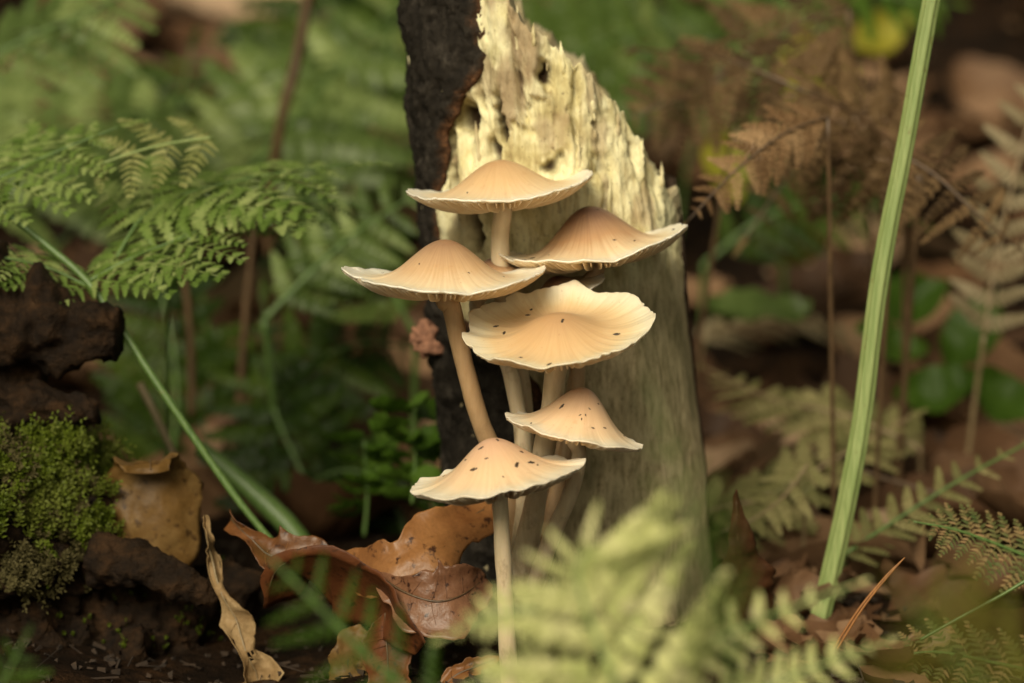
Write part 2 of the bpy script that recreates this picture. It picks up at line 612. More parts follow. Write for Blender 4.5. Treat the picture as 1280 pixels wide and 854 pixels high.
NU, NV = 420, 320
th = np.arange(NU) * 2 * math.pi / NU - math.pi
z0 = -0.8
vv = np.linspace(0, 1, NV)
htop = np.full(NU, 12.0)
for _ in range(4):
    cx, cy = stump_axis(htop)
    htop = break_h(cx + stump_r(htop) * np.cos(th), th)
Z = z0 + (htop[None, :] - z0) * vv[:, None]
TH = np.repeat(th[None, :], NV, 0)
zf, tf = Z.ravel(), TH.ravel()
Rr = stump_r(zf)
P3 = np.stack([np.cos(tf) * Rr, np.sin(tf) * Rr, zf], 1)
zu = at(700, 330, SY - 2.8).z
upper = smooth(zu - 1.3, zu + 0.5, zf + 0.8 * fbm(P3 * 0.7, 3, 31))
d = upper * (0.085 * fbm(P3 * np.array([1.3, 1.3, 0.45]), 4, 33) + 0.06 * fbm(P3 * np.array([6.0, 6.0, 1.1]), 4, 37, 0.6) + 0.035 * fbm(P3 * 3.0, 4, 39, 0.6))
d = d + (1 - upper) * (0.05 * fbm(P3 * np.array([1.0, 1.0, 0.25]), 3, 41) + 0.014 * fbm(P3 * np.array([9, 9, 1.0]), 2, 43))
d = d + 0.022 * upper * np.sign(fbm(P3 * np.array([2.4, 2.4, 0.5]), 3, 47)) * smooth(0.0, 0.25, np.abs(fbm(P3 * np.array([2.4, 2.4, 0.5]), 3, 47)))
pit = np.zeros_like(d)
punk = np.zeros_like(d)
wob = 0.22 * fbm(P3 * 1.7, 3, 51)
wob2 = 0.35 * fbm(P3 * 1.3, 3, 53)
for (a, b, wp, hp, dep) in [(578, 150, 17, 20, 1.0), (628, 150, 7, 26, 0.8), (615, 182, 8, 14, 0.55), (594, 292, 8, 30, 0.9), (683, 92, 8, 10, 0.6), (722, 105, 6, 22, 0.22),
                            (752, 205, 14, 16, 0.25), (690, 196, 16, 12, 0.4), (745, 155, 5, 30, 0.2), (560, 205, 13, 46, 0.45), (675, 235, 12, 18, 0.3), (602, 120, 9, 12, 0.3),
                            (655, 105, 7, 40, 0.35), (790, 200, 6, 16, 0.2), (720, 160, 5, 24, 0.22), (760, 250, 8, 14, 0.2), (640, 60, 5, 36, 0.25)]:
    t0, zz = px_to_cyl(a, b)
    px = 0.0180
    gss = np.exp(-(((tf - t0) * Rr + wob) / (wp * 0.8 * px)) ** 2 - ((zf - zz + wob2) / (hp * px)) ** 2)
    dep *= 0.95
    d = d - dep * gss
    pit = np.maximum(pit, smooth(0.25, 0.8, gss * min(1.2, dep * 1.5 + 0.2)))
# torn pinkish plate of softer wood
ta, za = px_to_cyl(612, 120)
tb, zb = px_to_cyl(700, 150)
jag = 0.5 * fbm(np.stack([tf * 9, 0 * tf, 0 * tf], 1), 3, 61) + 0.3 * np.sin(tf * 11)
pl = smooth(0, 0.12, tf - ta) * smooth(0, 0.15, tb - tf) * smooth(-0.04, 0.04, zf - (za - 0.4 + jag))
d = d + 0.16 * pl
punk = np.maximum(punk, 0.7 * upper * smooth(0.18, 0.5, fbm(P3 * np.array([1.2, 1.2, 0.6]), 4, 68)))
punk = np.maximum(punk, pl * smooth(-0.25, 0.25, fbm(P3 * np.array([1.4, 1.4, 0.5]), 3, 67)))
tc, zc = px_to_cyl(770, 520)
algae = np.clip(smooth(-0.1, 0.5, fbm(P3 * np.array([0.9, 0.9, 0.35]), 4, 71) + 0.45 * np.exp(-((zf - zc) / 2.6) ** 2) - 0.1), 0, 1) * (1 - upper)
rr_ = Rr + d
cx, cy = stump_axis(zf)
V = np.stack([cx + rr_ * np.cos(tf), cy + rr_ * np.sin(tf), zf], 1)
F = gridf(NU, NV, True)
# the broken top: rings that run inwards over an uneven, hollowed break
base = len(V)
rings = []
ra = []
for q in (0.93, 0.84, 0.72, 0.58, 0.42, 0.25, 0.1):
    last = V[(NV - 1) * NU:NV * NU]
    cxx, cyy = stump_axis(htop)
    x = cxx + (last[:, 0] - cxx) * q
    y = cyy + (last[:, 1] - cyy) * q
    z = np.interp(x, bx, bz) * (1 - q) + last[:, 2] * q - 0.9 * (1 - q) + 0.5 * fbm(np.stack([x * 1.7, y * 1.7, 0 * x], 1), 4, 81) * (1 - q ** 4)
    rings.append(np.stack([x, y, z], 1))
R7 = np.concatenate(rings)
F += gridf(NU, 8, True, base - NU)
V = np.vstack([V, R7, R7[-NU:].mean(0)])
nlast = len(V) - 1
for i in range(NU):
    F.append((nlast, nlast - NU + i, nlast - NU + (i + 1) % NU))
ex = len(V) - base
pad = lambda a, v: np.concatenate([a, np.full(ex, v)])
STL = (1.6, SY, 0.6)
stump = thing('tree_stump', 'weathered broken tree stump of pale rotten wood rising behind the mushroom cluster', 'stump', STL)
wood = obj('wood', V, F, M['stump'], stump, attrs={'upper': pad(upper, 1), 'pit': pad(pit, 0.3), 'punk': pad(punk, 0.6), 'algae': pad(algae, 0)})
wood_bvh = BVHTree.FromPolygons([Vector(v) for v in V], F)


def bark_shell(name, knots, zlo, zhi, th_lo, off, thick, seed, ripple=0.0, label=None):
    """curved slab of bark: its free edge follows knots [(z, theta)]"""
    nu, nv = 90, 260
    zs = np.linspace(zlo, zhi, nv)
    kz, kt = zip(*sorted(knots))
    thi = np.interp(zs, kz, kt) + 0.05 * fbm(np.stack([zs * 2.2, 0 * zs, 0 * zs], 1), 4, seed)
    s = np.linspace(0, 1, nu)
    TH_ = (th_lo + (thi[:, None] - th_lo) * s[None, :]).ravel()
    ZZ = np.repeat(zs, nu)
    SS = np.tile(s, nv)
    R0 = stump_r(ZZ)
    p = np.stack([np.cos(TH_) * R0, np.sin(TH_) * R0, ZZ], 1)
    dd = 0.14 * fbm(p * np.array([1.5, 1.5, 1.0]), 5, seed + 3) + 0.05 * fbm(p * 6, 4, seed + 5, 0.6) - 0.08 * smooth(0.12, 0.0, np.abs(fbm(p * np.array([1.9, 1.9, 1.2]), 3, seed + 6)))
    if ripple:
        lowm = smooth(9.5, 7.5, ZZ)
        dd = dd + lowm * ripple * np.sin(ZZ * 10 + TH_ * 4 + 3 * fbm(p * 0.8, 3, seed + 7))
    edge = smooth(0.955, 1.0, SS + 0.03 * fbm(p * 3, 3, seed + 8))
    cx_, cy_ = stump_axis(ZZ)
    outer = R0 + off + thick + dd - 0.10 * edge
    inner = R0 + off - 0.12
    Vo = np.stack([cx_ + outer * np.cos(TH_), cy_ + outer * np.sin(TH_), ZZ], 1)
    Vi = np.stack([cx_ + inner * np.cos(TH_), cy_ + inner * np.sin(TH_), ZZ], 1)
    n = len(Vo)
    Fo = gridf(nu, nv)
    Fi = [tuple(reversed([k + n for k in q])) for q in gridf(nu, nv)]
    Fs = []
    for j in range(nv - 1):
        a, b = j * nu + nu - 1, (j + 1) * nu + nu - 1
        Fs.append((a, a + n, b + n, b))
        a, b = j * nu, (j + 1) * nu
        Fs.append((b, b + n, a + n, a))
    for i in range(nu - 1):
        Fs.append((i, i + n, i + 1 + n, i + 1))
        a = (nv - 1) * nu + i
        Fs.append((a + 1, a + 1 + n, a + n, a))
    o = obj(name, np.vstack([Vo, Vi]), Fo + Fi + Fs, M['bark'], stump, attrs={'edge': np.concatenate([edge * 0.8, np.ones(n) * 0.7])})
    if label:
        o['label'] = label
    return o


kn = []
for (py, deg) in [(-120, 240), (0, 247), (60, 249), (88, 246), (110, 237), (150, 225), (250, 212), (310, 209), (385, 216), (420, 236), (450, 252), (500, 262), (600, 263), (720, 258), (800, 250)]:
    kn.append((at(560, py, SY - 1.5).z, rad(deg)))
bark_shell('bark', kn, -0.6, at(560, -95, SY).z, rad(120), 0.06, 0.10, 101, 0.035, 'dark flaking bark along the shaded edge of the stump')
kr = [(at(850, 215, SY).z, rad(-4)), (at(850, 330, SY).z, rad(-9)), (at(850, 450, SY).z, rad(-6)), (at(850, 600, SY).z, rad(-3)), (-0.6, rad(-3))]
# the thin bark on the other side turns away from view; theta grows towards the back
def bark_mirror():
    nu, nv = 40, 200
    ztop = at(850, 222, SY).z
    zs = np.linspace(-0.6, ztop, nv)
    kz, kt = zip(*sorted(kr))
    tlo = np.interp(zs, kz, kt) + 0.05 * fbm(np.stack([zs * 1.6, 0 * zs, 0 * zs], 1), 4, 131)
    s = np.linspace(0, 1, nu)
    TH_ = (tlo[:, None] + (rad(100) - tlo[:, None]) * s[None, :]).ravel()
    ZZ = np.repeat(zs, nu)
    R0 = stump_r(ZZ)
    p = np.stack([np.cos(TH_) * R0, np.sin(TH_) * R0, ZZ], 1)
    dd = 0.04 * fbm(p * np.array([1.5, 1.5, 0.6]), 4, 133)
    cx_, cy_ = stump_axis(ZZ)
    Vo = np.stack([cx_ + (R0 + 0.06 + dd) * np.cos(TH_), cy_ + (R0 + 0.06 + dd) * np.sin(TH_), ZZ], 1)
    Vi = np.stack([cx_ + (R0 - 0.15) * np.cos(TH_), cy_ + (R0 - 0.15) * np.sin(TH_), ZZ], 1)
    n = len(Vo)
    Fa = gridf(nu, nv)
    Fs = [(b, b + n, a + n, a) for a, b in ((j * nu, (j + 1) * nu) for j in range(nv - 1))]
    obj('bark', np.vstack([Vo, Vi]), Fa + [tuple(reversed([k + n for k in q])) for q in Fa] + Fs, M['bark'], stump, attrs={'edge': np.full(2 * n, 0.25)})


bark_mirror()


def on_stump(px, py):
    h = wood_bvh.ray_cast(CAM, ray(px, py).normalized())
    return h[0]


# splinters standing along the break and loose fibres on the face
for k, (a, b, L, wd, lean) in enumerate([(706, 96, 58, 9, -4), (646, 60, 70, 10, 3), (684, 78, 44, 8, 2), (742, 140, 46, 9, -3), (668, 60, 40, 8, 0), (772, 168, 44, 9, 4), (803, 208, 46, 8, 2), (828, 236, 44, 7, 0),
                                         (600, 205, 70, 8, -3), (560, 246, 60, 7, 4), (724, 214, 70, 8, 2), (590, 240, 60, 6, -2), (762, 275, 70, 7, 3), (640, 190, 66, 7, 2), (700, 270, 60, 7, -2), (788, 300, 66, 7, 1)]):
    p = on_stump(a, b)
    if p is None:
        continue
    L *= 0.0175
    wd *= 0.0175
    ax = np.array((-0.07 + lean * 0.02, 0.03, 1.0))
    ax /= np.linalg.norm(ax)
    P0 = np.array(p) - ax * L * 0.25
    pts = [P0 + np.array((0, 0.10, 0)), P0 + ax * L * 0.5 + np.array((0, 0.0, 0)), P0 + ax * L + np.array((0.02, 0.07, 0))]
    Vt, Ft = tube(pts, [wd * 0.15, wd * 0.32, wd * 0.3, wd * 0.04], 9, 22, 0.9, 200 + k, freq=6)
    n = len(Vt)
    obj('splinter', Vt, Ft, M['stump'], stump, attrs={'upper': np.ones(n), 'pit': np.zeros(n), 'punk': np.full(n, (k % 3) * 0.3), 'algae': np.zeros(n)})


def lump(c, r, n=(28, 18), amp=0.35, freq=1.2, seed=0):
    nu, nv = n
    tt = np.arange(nu) * 2 * math.pi / nu
    ph = np.linspace(0.02, math.pi - 0.02, nv)
    D = np.stack([np.outer(np.sin(ph), np.cos(tt)).ravel(), np.outer(np.sin(ph), np.sin(tt)).ravel(), np.repeat(np.cos(ph), nu)], 1)
    q = D * np.array(r)
    s = 1 + amp * fbm(q * freq + 5.1, 5, seed)
    V_ = np.array(c) + q * s[:, None]
    F_ = [tuple(reversed(f)) for f in gridf(nu, nv, True)]
    F_.append(tuple(range(nu)))
    F_.append(tuple(reversed(range((nv - 1) * nu, nv * nu))))
    return V_, F_


c0 = at(537, 424, 4.6)
Vl, Fl = lump(c0, (0.46, 0.42, 0.36), (40, 28), 0.55, 3.2, 301)
obj('bark_crumb', Vl, Fl, M['crumb'], stump)['label'] = 'crumbly red-brown lump of rotten bark sticking out from the stump'

# ------------------------------------------------------------------ mushrooms
CAPS = {}


def mushroom(key, label, P, R_, axis, hu, us, hf, gd, capm, stemm, stem_px, seed, stem_r=(0.19, 0.175, 0.2), ell=(0, 0), wave=0.05, twist=0.0, tilt_flare=(0, 0), flat=0.0, sf=0.0):
    """P: middle of the cap; R_: radius; hu/us: height and spread of the umbo; hf: lift of the margin; stem_px: (px, py, Y) from under the cap down"""
    P = np.array(P)
    zax = np.array(axis, float)
    zax /= np.linalg.norm(zax)
    xax = np.array((1.0, 0, 0)) - zax * zax[0]
    xax /= np.linalg.norm(xax)
    yax = np.cross(zax, xax)
    rnd = np.random.RandomState(seed)
    nicks = [(rnd.uniform(0, 6.28), rnd.uniform(0.015, 0.05), rnd.uniform(0.02, 0.07)) for _ in range(7)]

    def rim(tt):
        c = np.stack([np.cos(tt) * 1.3, np.sin(tt) * 1.3, 0 * tt], 1)
        w1 = fbm(c, 2, seed)
        w2 = fbm(c * 2.3, 3, seed + 5)
        w3 = fbm(c * 9, 2, seed + 9)
        return w1, w2, w3

    def prof(r, tt, side):
        w1, w2, w3 = rim(tt)
        umb = hu * np.exp(-(r / us) ** 2.0)
        out = np.clip((r - 0.42) / 0.58, 0, 1)
        fl = hf * (1 + 0.3 * w1) + sf * np.cos(2 * tt) + tilt_flare[0] * np.cos(tt - tilt_flare[1])
        lift = fl * out ** 1.7 + wave * w2 * r ** 3 - flat * r ** 2
        ph = 74 * tt + 5 * w2
        stri = (0.0008 * np.cos(ph) + 0.003 * w3) * smooth(0.4, 1.0, r)
        rr = r * (1 + (0.07 * w1 + 0.03 * w2 + 0.006 * w3 + ell[0] * np.cos(2 * (tt - ell[1]))) * r ** 2)
        # margin turns very slightly down at its lip
        lip = 0.0 * r
        for (tk, wk, dk) in nicks:
            dt = np.abs((tt - tk + math.pi) % (2 * math.pi) - math.pi)
            rr = rr * (1 - dk * np.exp(-(dt / wk) ** 2) * r ** 8)
        if side > 0:
            z = umb + lift + stri + lip
        else:
            z = 0.45 * hu * np.exp(-(r / (us * 1.1)) ** 2.0) + lift + lip - 0.016 - 0.05 * (1 - r)
        return rr, z

    def world(r, tt, z):
        a = r * np.cos(tt) * R_
        b = r * np.sin(tt) * R_
        return P + np.outer(a, xax) + np.outer(b, yax) + np.outer(z * R_, zax)

    nth, nr = 300, 44
    tt0 = np.arange(nth) * 2 * math.pi / nth
    rs_ = np.concatenate([np.linspace(0.012, 0.9, nr - 12), np.linspace(0.915, 1.0, 12)])
    Vs, A, RV = [], [], []
    for side in (1, -1):
        for r in (rs_ if side > 0 else rs_[::-1]):
            rr, z = prof(np.full(nth, r), tt0, side)
            Vs.append(world(rr, tt0, z))
            A.append(np.full(nth, r if side > 0 else 1.0))
            RV.append(np.stack([np.cos(tt0) * 22, np.sin(tt0) * 22, np.full(nth, r * 1.2 + seed)], 1))
    V_ = np.concatenate(Vs)
    F_ = gridf(nth, 2 * nr, True)
    F_ = F_ + [tuple(reversed(range(nth))), tuple(range((2 * nr - 1) * nth, 2 * nr * nth))]
    sp = [at(*q) for q in stem_px]
    base = sp[-1]
    root = thing('mushroom', label, 'mushroom', base, 'mushrooms clustered in front of the stump')
    # stem
    top_in = P + zax * (0.30 * hu * R_)
    pts = [np.array(q) for q in sp[::-1]] + [P - zax * 0.10 * R_, top_in]
    St, Ft = tube(pts, [stem_r[2], stem_r[1], stem_r[0], stem_r[0] * 1.1], 20, 60, 0.10, seed, freq=1.1)
    al = np.concatenate([np.repeat(np.linspace(0, 1, 60), 20), [0, 1]])
    obj('stem', St, Ft, stemm, root, attrs={'along': al})
    cap = obj('cap', V_, F_, capm, root, attrs={'rad': np.concatenate(A), 'rv': np.concatenate(RV)})
    CAPS[key] = BVHTree.FromPolygons([Vector(v) for v in V_], F_)
    # gills: full ones from the stem, shorter ones in between
    GV, GF = [], []
    n1 = 40
    ns = 11
    for k in range(n1 * 2):
        r0 = (0.10, 0.55, 0.10, 0.38)[k % 4] + rnd.uniform(-0.03, 0.03)
        ta = 2 * math.pi * (k + rnd.uniform(-0.22, 0.22)) / (n1 * 2)
        rl = np.linspace(max(0.085, r0), 0.992, ns)
        tl = ta + 0.02 * np.sin(rl * 5 + k)
        rr, z = prof(rl, tl, -1)
        dep = gd * (1 - rl ** 2.3) ** 0.95 * (0.55 + 0.45 * smooth(0.08, 0.35, rl)) + 0.012 + 0.055 * np.exp(-((rl - 0.28) / 0.2) ** 2)
        if k % 2:
            dep = dep * 0.75 * smooth(r0 - 0.04, r0 + 0.2, rl) + 0.008
        dep = dep * (1 + 0.12 * math.sin(k * 2.1))
        wtop, wbot = 0.011, 0.005
        b = len(GV)
        for q, (dz, hw) in enumerate(((0.012, wtop), (0.012, -wtop), (0, 0), (0, 0))):
            if q < 2:
                w_ = world(rr, tl + hw / np.maximum(rl, 0.1), z + dz)
            else:
                w_ = world(rr, tl + (wbot if q == 2 else -wbot) / np.maximum(rl, 0.1), z - dep)
            GV.extend(w_)
        i0, i1, i2, i3 = b, b + ns, b + 2 * ns, b + 3 * ns
        for j in range(ns - 1):
            GF.append((i0 + j, i0 + j + 1, i2 + j + 1, i2 + j))
            GF.append((i2 + j, i2 + j + 1, i3 + j + 1, i3 + j))
            GF.append((i3 + j, i3 + j + 1, i1 + j + 1, i1 + j))
    go = obj('gills', np.array(GV), GF, M['gills'], root, smooth_=False)
    go['kind'] = 'stuff'
    return root


mushroom('A', 'topmost tan mushroom with a broad low hump and lifted wavy margin', at(628, 252, 1.4), 1.98, (-0.10, 0.03, 1), 0.44, 0.54, 0.13, 0.12, M['cap_peach'], M['stem_pale'],
         [(625, 300, 1.5), (630, 380, 1.4), (655, 500, 1.2), (655, 640, 1.1), (652, 730, 1.0)], 11, (0.19, 0.18, 0.2), wave=0.04, sf=0.07)
mushroom('B', 'mushroom with the darkest purplish brown hump, second highest of the cluster', at(745, 324, 1.7), 2.05, (-0.16, 0.03, 1), 0.55, 0.50, 0.14, 0.12, M['cap_brown'], M['stem_brown'],
         [(731, 365, 1.7), (726, 430, 1.6), (715, 500, 1.6), (690, 620, 1.4), (672, 730, 1.2)], 23, (0.165, 0.165, 0.2), wave=0.035, sf=0.08)
mushroom('C', 'broad mushroom with rosy brown hump on a long bare leaning stem beside the stump', at(556, 362, -0.6), 2.03, (0.0, 0.03, 1), 0.50, 0.50, 0.13, 0.12, M['cap_rosy'], M['stem_brown'],
         [(565, 385, -0.6), (578, 445, -0.5), (598, 520, -0.2), (630, 600, 0.3), (650, 690, 0.6), (655, 735, 0.8)], 37, (0.19, 0.20, 0.22), wave=0.03, sf=0.07)
mushroom('D', 'mushroom with wide open saucer-shaped cap tipped forward, scattered with dark bits', at(699, 424, -1.5), 1.90, (-0.10, -0.27, 0.95), 0.27, 0.45, 0.17, 0.12, M['cap_tan'], M['stem_pale'],
         [(694, 470, -1.2), (686, 530, -0.9), (670, 620, -0.5), (658, 690, -0.1), (654, 735, 0.2)], 53, (0.21, 0.22, 0.3), wave=0.06, tilt_flare=(0.01, 1.5))
mushroom('E', 'smallest conical mushroom sloping down towards the bare wood, below the saucer-shaped cap', at(719, 540, -1.7), 1.42, (0.22, 0.04, 1), 0.64, 0.52, 0.08, 0.17, M['cap_pale'], M['stem_pale'],
         [(724, 570, -1.6), (712, 620, -1.5), (690, 670, -1.2), (668, 735, -0.8)], 67, (0.15, 0.16, 0.18), wave=0.05, flat=0.08)
mushroom('F', 'lowest mushroom in front with one side drooping over the brown oak leaves', at(622, 598, -2.9), 1.68, (-0.17, -0.01, 1), 0.48, 0.50, 0.05, 0.22, M['cap_pale'], M['stem_pale'],
         [(626, 640, -2.9), (630, 720, -2.8), (636, 840, -2.6), (640, 905, -2.5)], 83, (0.155, 0.165, 0.175), wave=0.05, flat=0.03)
mushroom('G', 'mushroom almost hidden behind the rosy brown cap, only a sliver of cap showing', at(618, 345, 1.6), 0.95, (-0.1, 0.02, 1), 0.4, 0.5, 0.05, 0.08, M['cap_brown'], M['stem_pale'],
         [(596, 385, 1.0), (632, 450, 0.6), (645, 500, 0.5), (655, 570, 0.4), (648, 735, 0.3)], 97, (0.16, 0.18, 0.2))
mushroom('H', 'mushroom tucked under the darkest cap with only its brown edge showing', at(700, 368, 1.2), 1.0, (-0.35, -0.1, 1), 0.4, 0.5, 0.04, 0.08, M['cap_brown'], M['stem_brown'],
         [(712, 420, 1.1), (722, 480, 1.0), (700, 600, 0.8), (664, 735, 0.6)], 109, (0.15, 0.15, 0.18))

# dark bits of debris lying on the caps
bits = {'C': [(478, 341, 3), (630, 346, 3), (586, 341, 3), (524, 330, 3)],
        'B': [(665, 323, 7), (643, 337, 8), (655, 325, 5), (768, 300, 4), (793, 301, 4), (842, 287, 5), (686, 319, 3), (747, 262, 4), (792, 284, 4)],
        'A': [(584, 241, 4), (612, 200, 3), (540, 262, 3)],
        'D': [(620, 408, 6), (630, 416, 6), (660, 394, 6), (664, 387, 5), (703, 401, 6), (651, 447, 5), (686, 456, 8), (771, 418, 8)],
        'E': [(702, 508, 7), (725, 519, 3), (732, 519, 3), (727, 524, 3), (741, 535, 4), (756, 535, 4), (664, 529, 4), (737, 511, 3), (780, 545, 3), (748, 505, 3)],
        'F': [(592, 587, 8), (646, 581, 8), (664, 578, 8), (601, 560, 6), (608, 573, 4), (629, 596, 3), (652, 565, 5), (582, 575, 4), (555, 595, 4), (672, 581, 4), (622, 550, 5)]}
names = {'A': 'dark speck of debris lying on the topmost tan cap', 'B': 'dark crumb of debris lying on the purplish brown cap', 'C': 'dark speck of debris lying on the rosy brown cap',
         'D': 'dark crumb of debris lying in the saucer-shaped cap', 'E': 'dark speck of debris lying on the smallest conical cap', 'F': 'dark crumb of debris lying on the lowest front cap'}
rb = random.Random(5)
bit_me = []
for k in range(4):
    Vt, Ft = tube([(-0.5, 0, 0), (0, 0.05, 0.02), (0.5, 0, 0)], [0.24, 0.3, 0.22], 7, 7, 0.4, 400 + k, freq=2.5)
    bit_me.append(mesh('debris_bit', Vt, Ft, M['debris']))
for key, lst in bits.items():
    for (a, b, s) in lst:
        h = CAPS[key].ray_cast(CAM, ray(a, b).normalized())
        if h[0] is None:
            continue
        sc = s * 1.25 * 0.0162
        q = h[1].to_track_quat('Z', 'Y').to_matrix().to_4x4()
        o = put('debris_bit', rb.choice(bit_me), None, Matrix.Translation(h[0] + h[1] * sc * 0.16) @ q @ Matrix.Rotation(rb.uniform(0, 6.3), 4, 'Z') @ Matrix.Scale(sc, 4))
        tag(o, names[key], 'debris', 'dark bits lying on the mushroom caps')

# ------------------------------------------------------------------ ferns


def pinnule_mesh(name, m, seed, teeth=0.25, width=0.34, n=11, curl=0.12, crumple=0.0):
    r = np.random.RandomState(seed)
    s = np.linspace(0, 1, n)
    if teeth > 0.4:
        n += 4
        s = np.linspace(0, 1, n)
    wv = width * np.sqrt(np.clip(np.minimum(1, s * 5 + 0.3) * (1 - s ** 3.2), 0, 1)) if teeth <= 0.4 else width * 1.25 * np.minimum(1, s * 6 + 0.4) * (1 - s) ** 0.75 + 0.02
    saw = 1 - teeth * (np.arange(n) % 2) * (0.7 + 0.6 * r.rand(n))
    saw[0] = saw[-1] = 1
    V_ = np.zeros((n, 3, 3))
    V_[:, 1, 0] = s
    for k, sg in ((0, -1), (2, 1)):
        V_[:, k, 0] = np.clip(s + 0.05 * saw, 0, 1.02)
        V_[:, k, 1] = sg * np.maximum(wv * saw, 0.004)
        V_[:, k, 2] = 0.25 * wv
    V_[:, :, 2] -= curl * (s ** 2)[:, None]
    V_ = V_.reshape(-1, 3)
    if crumple:
        V_ = V_ + crumple * np.stack([fbm(V_ * 3, 2, seed), fbm(V_ * 3, 2, seed + 1), fbm(V_ * 3, 2, seed + 2)], 1)
    return V_, gridf(3, n)


def pinna_layout(seed, n=9, plen=0.2, curl=0.15, ang=68):
    """places of the pinnules on a pinna of length 1 along x: (matrix)"""
    r = random.Random(seed)
    out = []
    for i in range(n):
        s = 0.06 + 0.88 * (i / (n - 1)) ** 0.92
        L = plen * (1 - 0.80 * s ** 1.5) * (0.75 + 0.25 * min(1, s * 8))
        for sg in (-1, 1):
            a = rad(ang - 14 * s + r.uniform(-6, 6)) * sg
            Mx = Matrix.Translation((s + (0.015 if sg > 0 else 0), 0, -curl * s * s)) @ Matrix.Rotation(a, 4, 'Z') @ Matrix.Rotation(r.uniform(-0.25, 0.25), 4, 'X') @ Matrix.Rotation(r.uniform(-0.1, 0.15), 4, 'Y')
            out.append((Mx, L * r.uniform(0.9, 1.1), plen))
    return out


_TP = {}


def pinna_template(mat, style, seed):
    """style: (pairs, pinnule length, teeth, pinnule width, curl, crumple)"""
    key = (mat.name, style, seed)
    if key in _TP:
        return _TP[key]
    n, pl, teeth, wd, curl, cr = style
    VV, FF = [], []
    rib, rf = tube([(0, 0, 0), (0.5, 0, -curl * 0.25), (1, 0, -curl)], [0.012, 0.009, 0.004], 5, 8)
    VV.append(rib)
    FF += rf
    off = len(rib)
    for k, (Mx, L, _) in enumerate(pinna_layout(seed, n, pl, curl)):
        pv, pf = pinnule_mesh('p', mat, seed * 10 + k % 5, teeth, wd, 9, 0.15, cr)
        # neighbours stand close together whatever the length of the piece
        wv = np.array([list(Mx @ Vector((v[0] * L, v[1] * pl * 0.95, v[2] * L))) for v in pv])
        VV.append(wv)
        FF += [tuple(i + off for i in f) for f in pf]
        off += len(pv)
    V_ = np.vstack(VV)
    if cr:
        V_ = V_ + 0.05 * cr * 3 * np.stack([fbm(V_ * 4, 2, seed), fbm(V_ * 4, 2, seed + 1), fbm(V_ * 4, 2, seed + 2)], 1)
    me = mesh('pinna', V_, FF, mat)
    rm = mesh('pinna', rib, rf, mat)
    pins = []
    for k in range(3):
        pv, pf = pinnule_mesh('pinnule', mat, seed * 10 + k, teeth, wd, 9, 0.15, cr)
        pins.append(mesh('pinnule', pv, pf, mat))
    _TP[key] = (me, rm, pins)
    return _TP[key]


BROAD = (9, 0.21, 0.16, 0.30, 0.12, 0.0)
LACY = (8, 0.29, 0.55, 0.19, 0.16, 0.0)
DEAD = (9, 0.20, 0.34, 0.28, 0.45, 0.13)
FLAT = (8, 0.19, 0.12, 0.36, 0.06, 0.0)


def frond(name, label, path, normal, maxlen, n, mat, stalk, style, group=None, split=False, ang=66, t0=0.2, shape=None, rr=(0.07, 0.02), droop=0.0, seed=1, wr=1.0, sides=(-1, 1), jit=6, short=1.0):
    """fern frond: rachis along the path, pinnae in pairs; split: every pinnule an object of its own"""
    r = random.Random(seed)
    C = curve([tuple(p) for p in path], 60)
    root = thing(name, label, 'fern', Vector(C[0]), group)
    Vt, Ft = tube([tuple(p) for p in path], list(rr), 8, 40)
    obj('rachis', Vt, Ft, stalk, root)
    gz = float(ground_z([C[0][0]], [C[0][1]])[0])
    if C[0][2] - gz > 0.6 and C[0][1] > 6:                              # the bare lower stalk, down to the soil
        dx_ = r.uniform(-0.15, 0.15) * (C[0][2] - gz)
        Vt, Ft = tube([(C[0][0] + dx_, C[0][1] + 1.0, gz - 0.3), (C[0][0] + dx_ * 0.5, C[0][1] + 0.6, gz + 0.5 * (C[0][2] - gz)), tuple(C[0])], [rr[0] * 1.3, rr[0]], 8, 20)
        obj('stipe', Vt, Ft, stalk, root)
    T = np.gradient(C, axis=0)
    shape = shape or (lambda t: math.sin(math.pi * (0.12 + 0.88 * (1 - t)) * 0.62) ** 0.9 * min(1, 0.35 + (1 - t) * 2.2))
    N0 = Vector(normal).normalized()
    for i in range(n + 1):
        t_ = t0 + (1 - t0) * i / n
        k = min(59, int(t_ * 59))
        p = Vector(C[k])
        Tk = Vector(T[k]).normalized()
        N = (N0 - Tk * N0.dot(Tk)).normalized()
        B = Tk.cross(N)
        for sg in (sides if i < n else (0,)):
            tt = (t_ - t0) / (1 - t0)
            L = maxlen * shape(tt) * r.uniform(0.88, 1.1)
            L *= short + (1 - short) * max(0, 1 - 1.7 * tt) if sg < 0 else 1.0
            a = rad(ang + r.uniform(-jit, jit))
            dr = droop + r.uniform(-0.08, 0.08)
            X_ = (B * sg * math.sin(a) + Tk * math.cos(a) - N * dr).normalized() if sg else Tk
            if not sg:
                L = maxlen * 0.3
            Zv = (N + B * r.uniform(-0.2, 0.2) + Tk * r.uniform(-0.15, 0.15))
            Zv = (Zv - X_ * Zv.dot(X_)).normalized()
            Yv = Zv.cross(X_)
            Mx = Matrix(((X_.x, Yv.x, Zv.x, p.x), (X_.y, Yv.y, Zv.y, p.y), (X_.z, Yv.z, Zv.z, p.z), (0, 0, 0, 1))) @ Matrix.Diagonal((L, L * wr, L, 1))
            sd = 1 + r.randrange(3)
            me, rm, pins = pinna_template(mat, style, sd)
            if not split:
                put('pinna', me, root, Mx)
            else:
                po = put('pinna', rm, root, Mx)
                for q, (Pm, l, pl) in enumerate(pinna_layout(sd, style[0], style[1], style[4])):
                    put('pinnule', pins[q % 3], po, Pm @ Matrix.Diagonal((l, pl * 0.95, l, 1)), True)
    return root


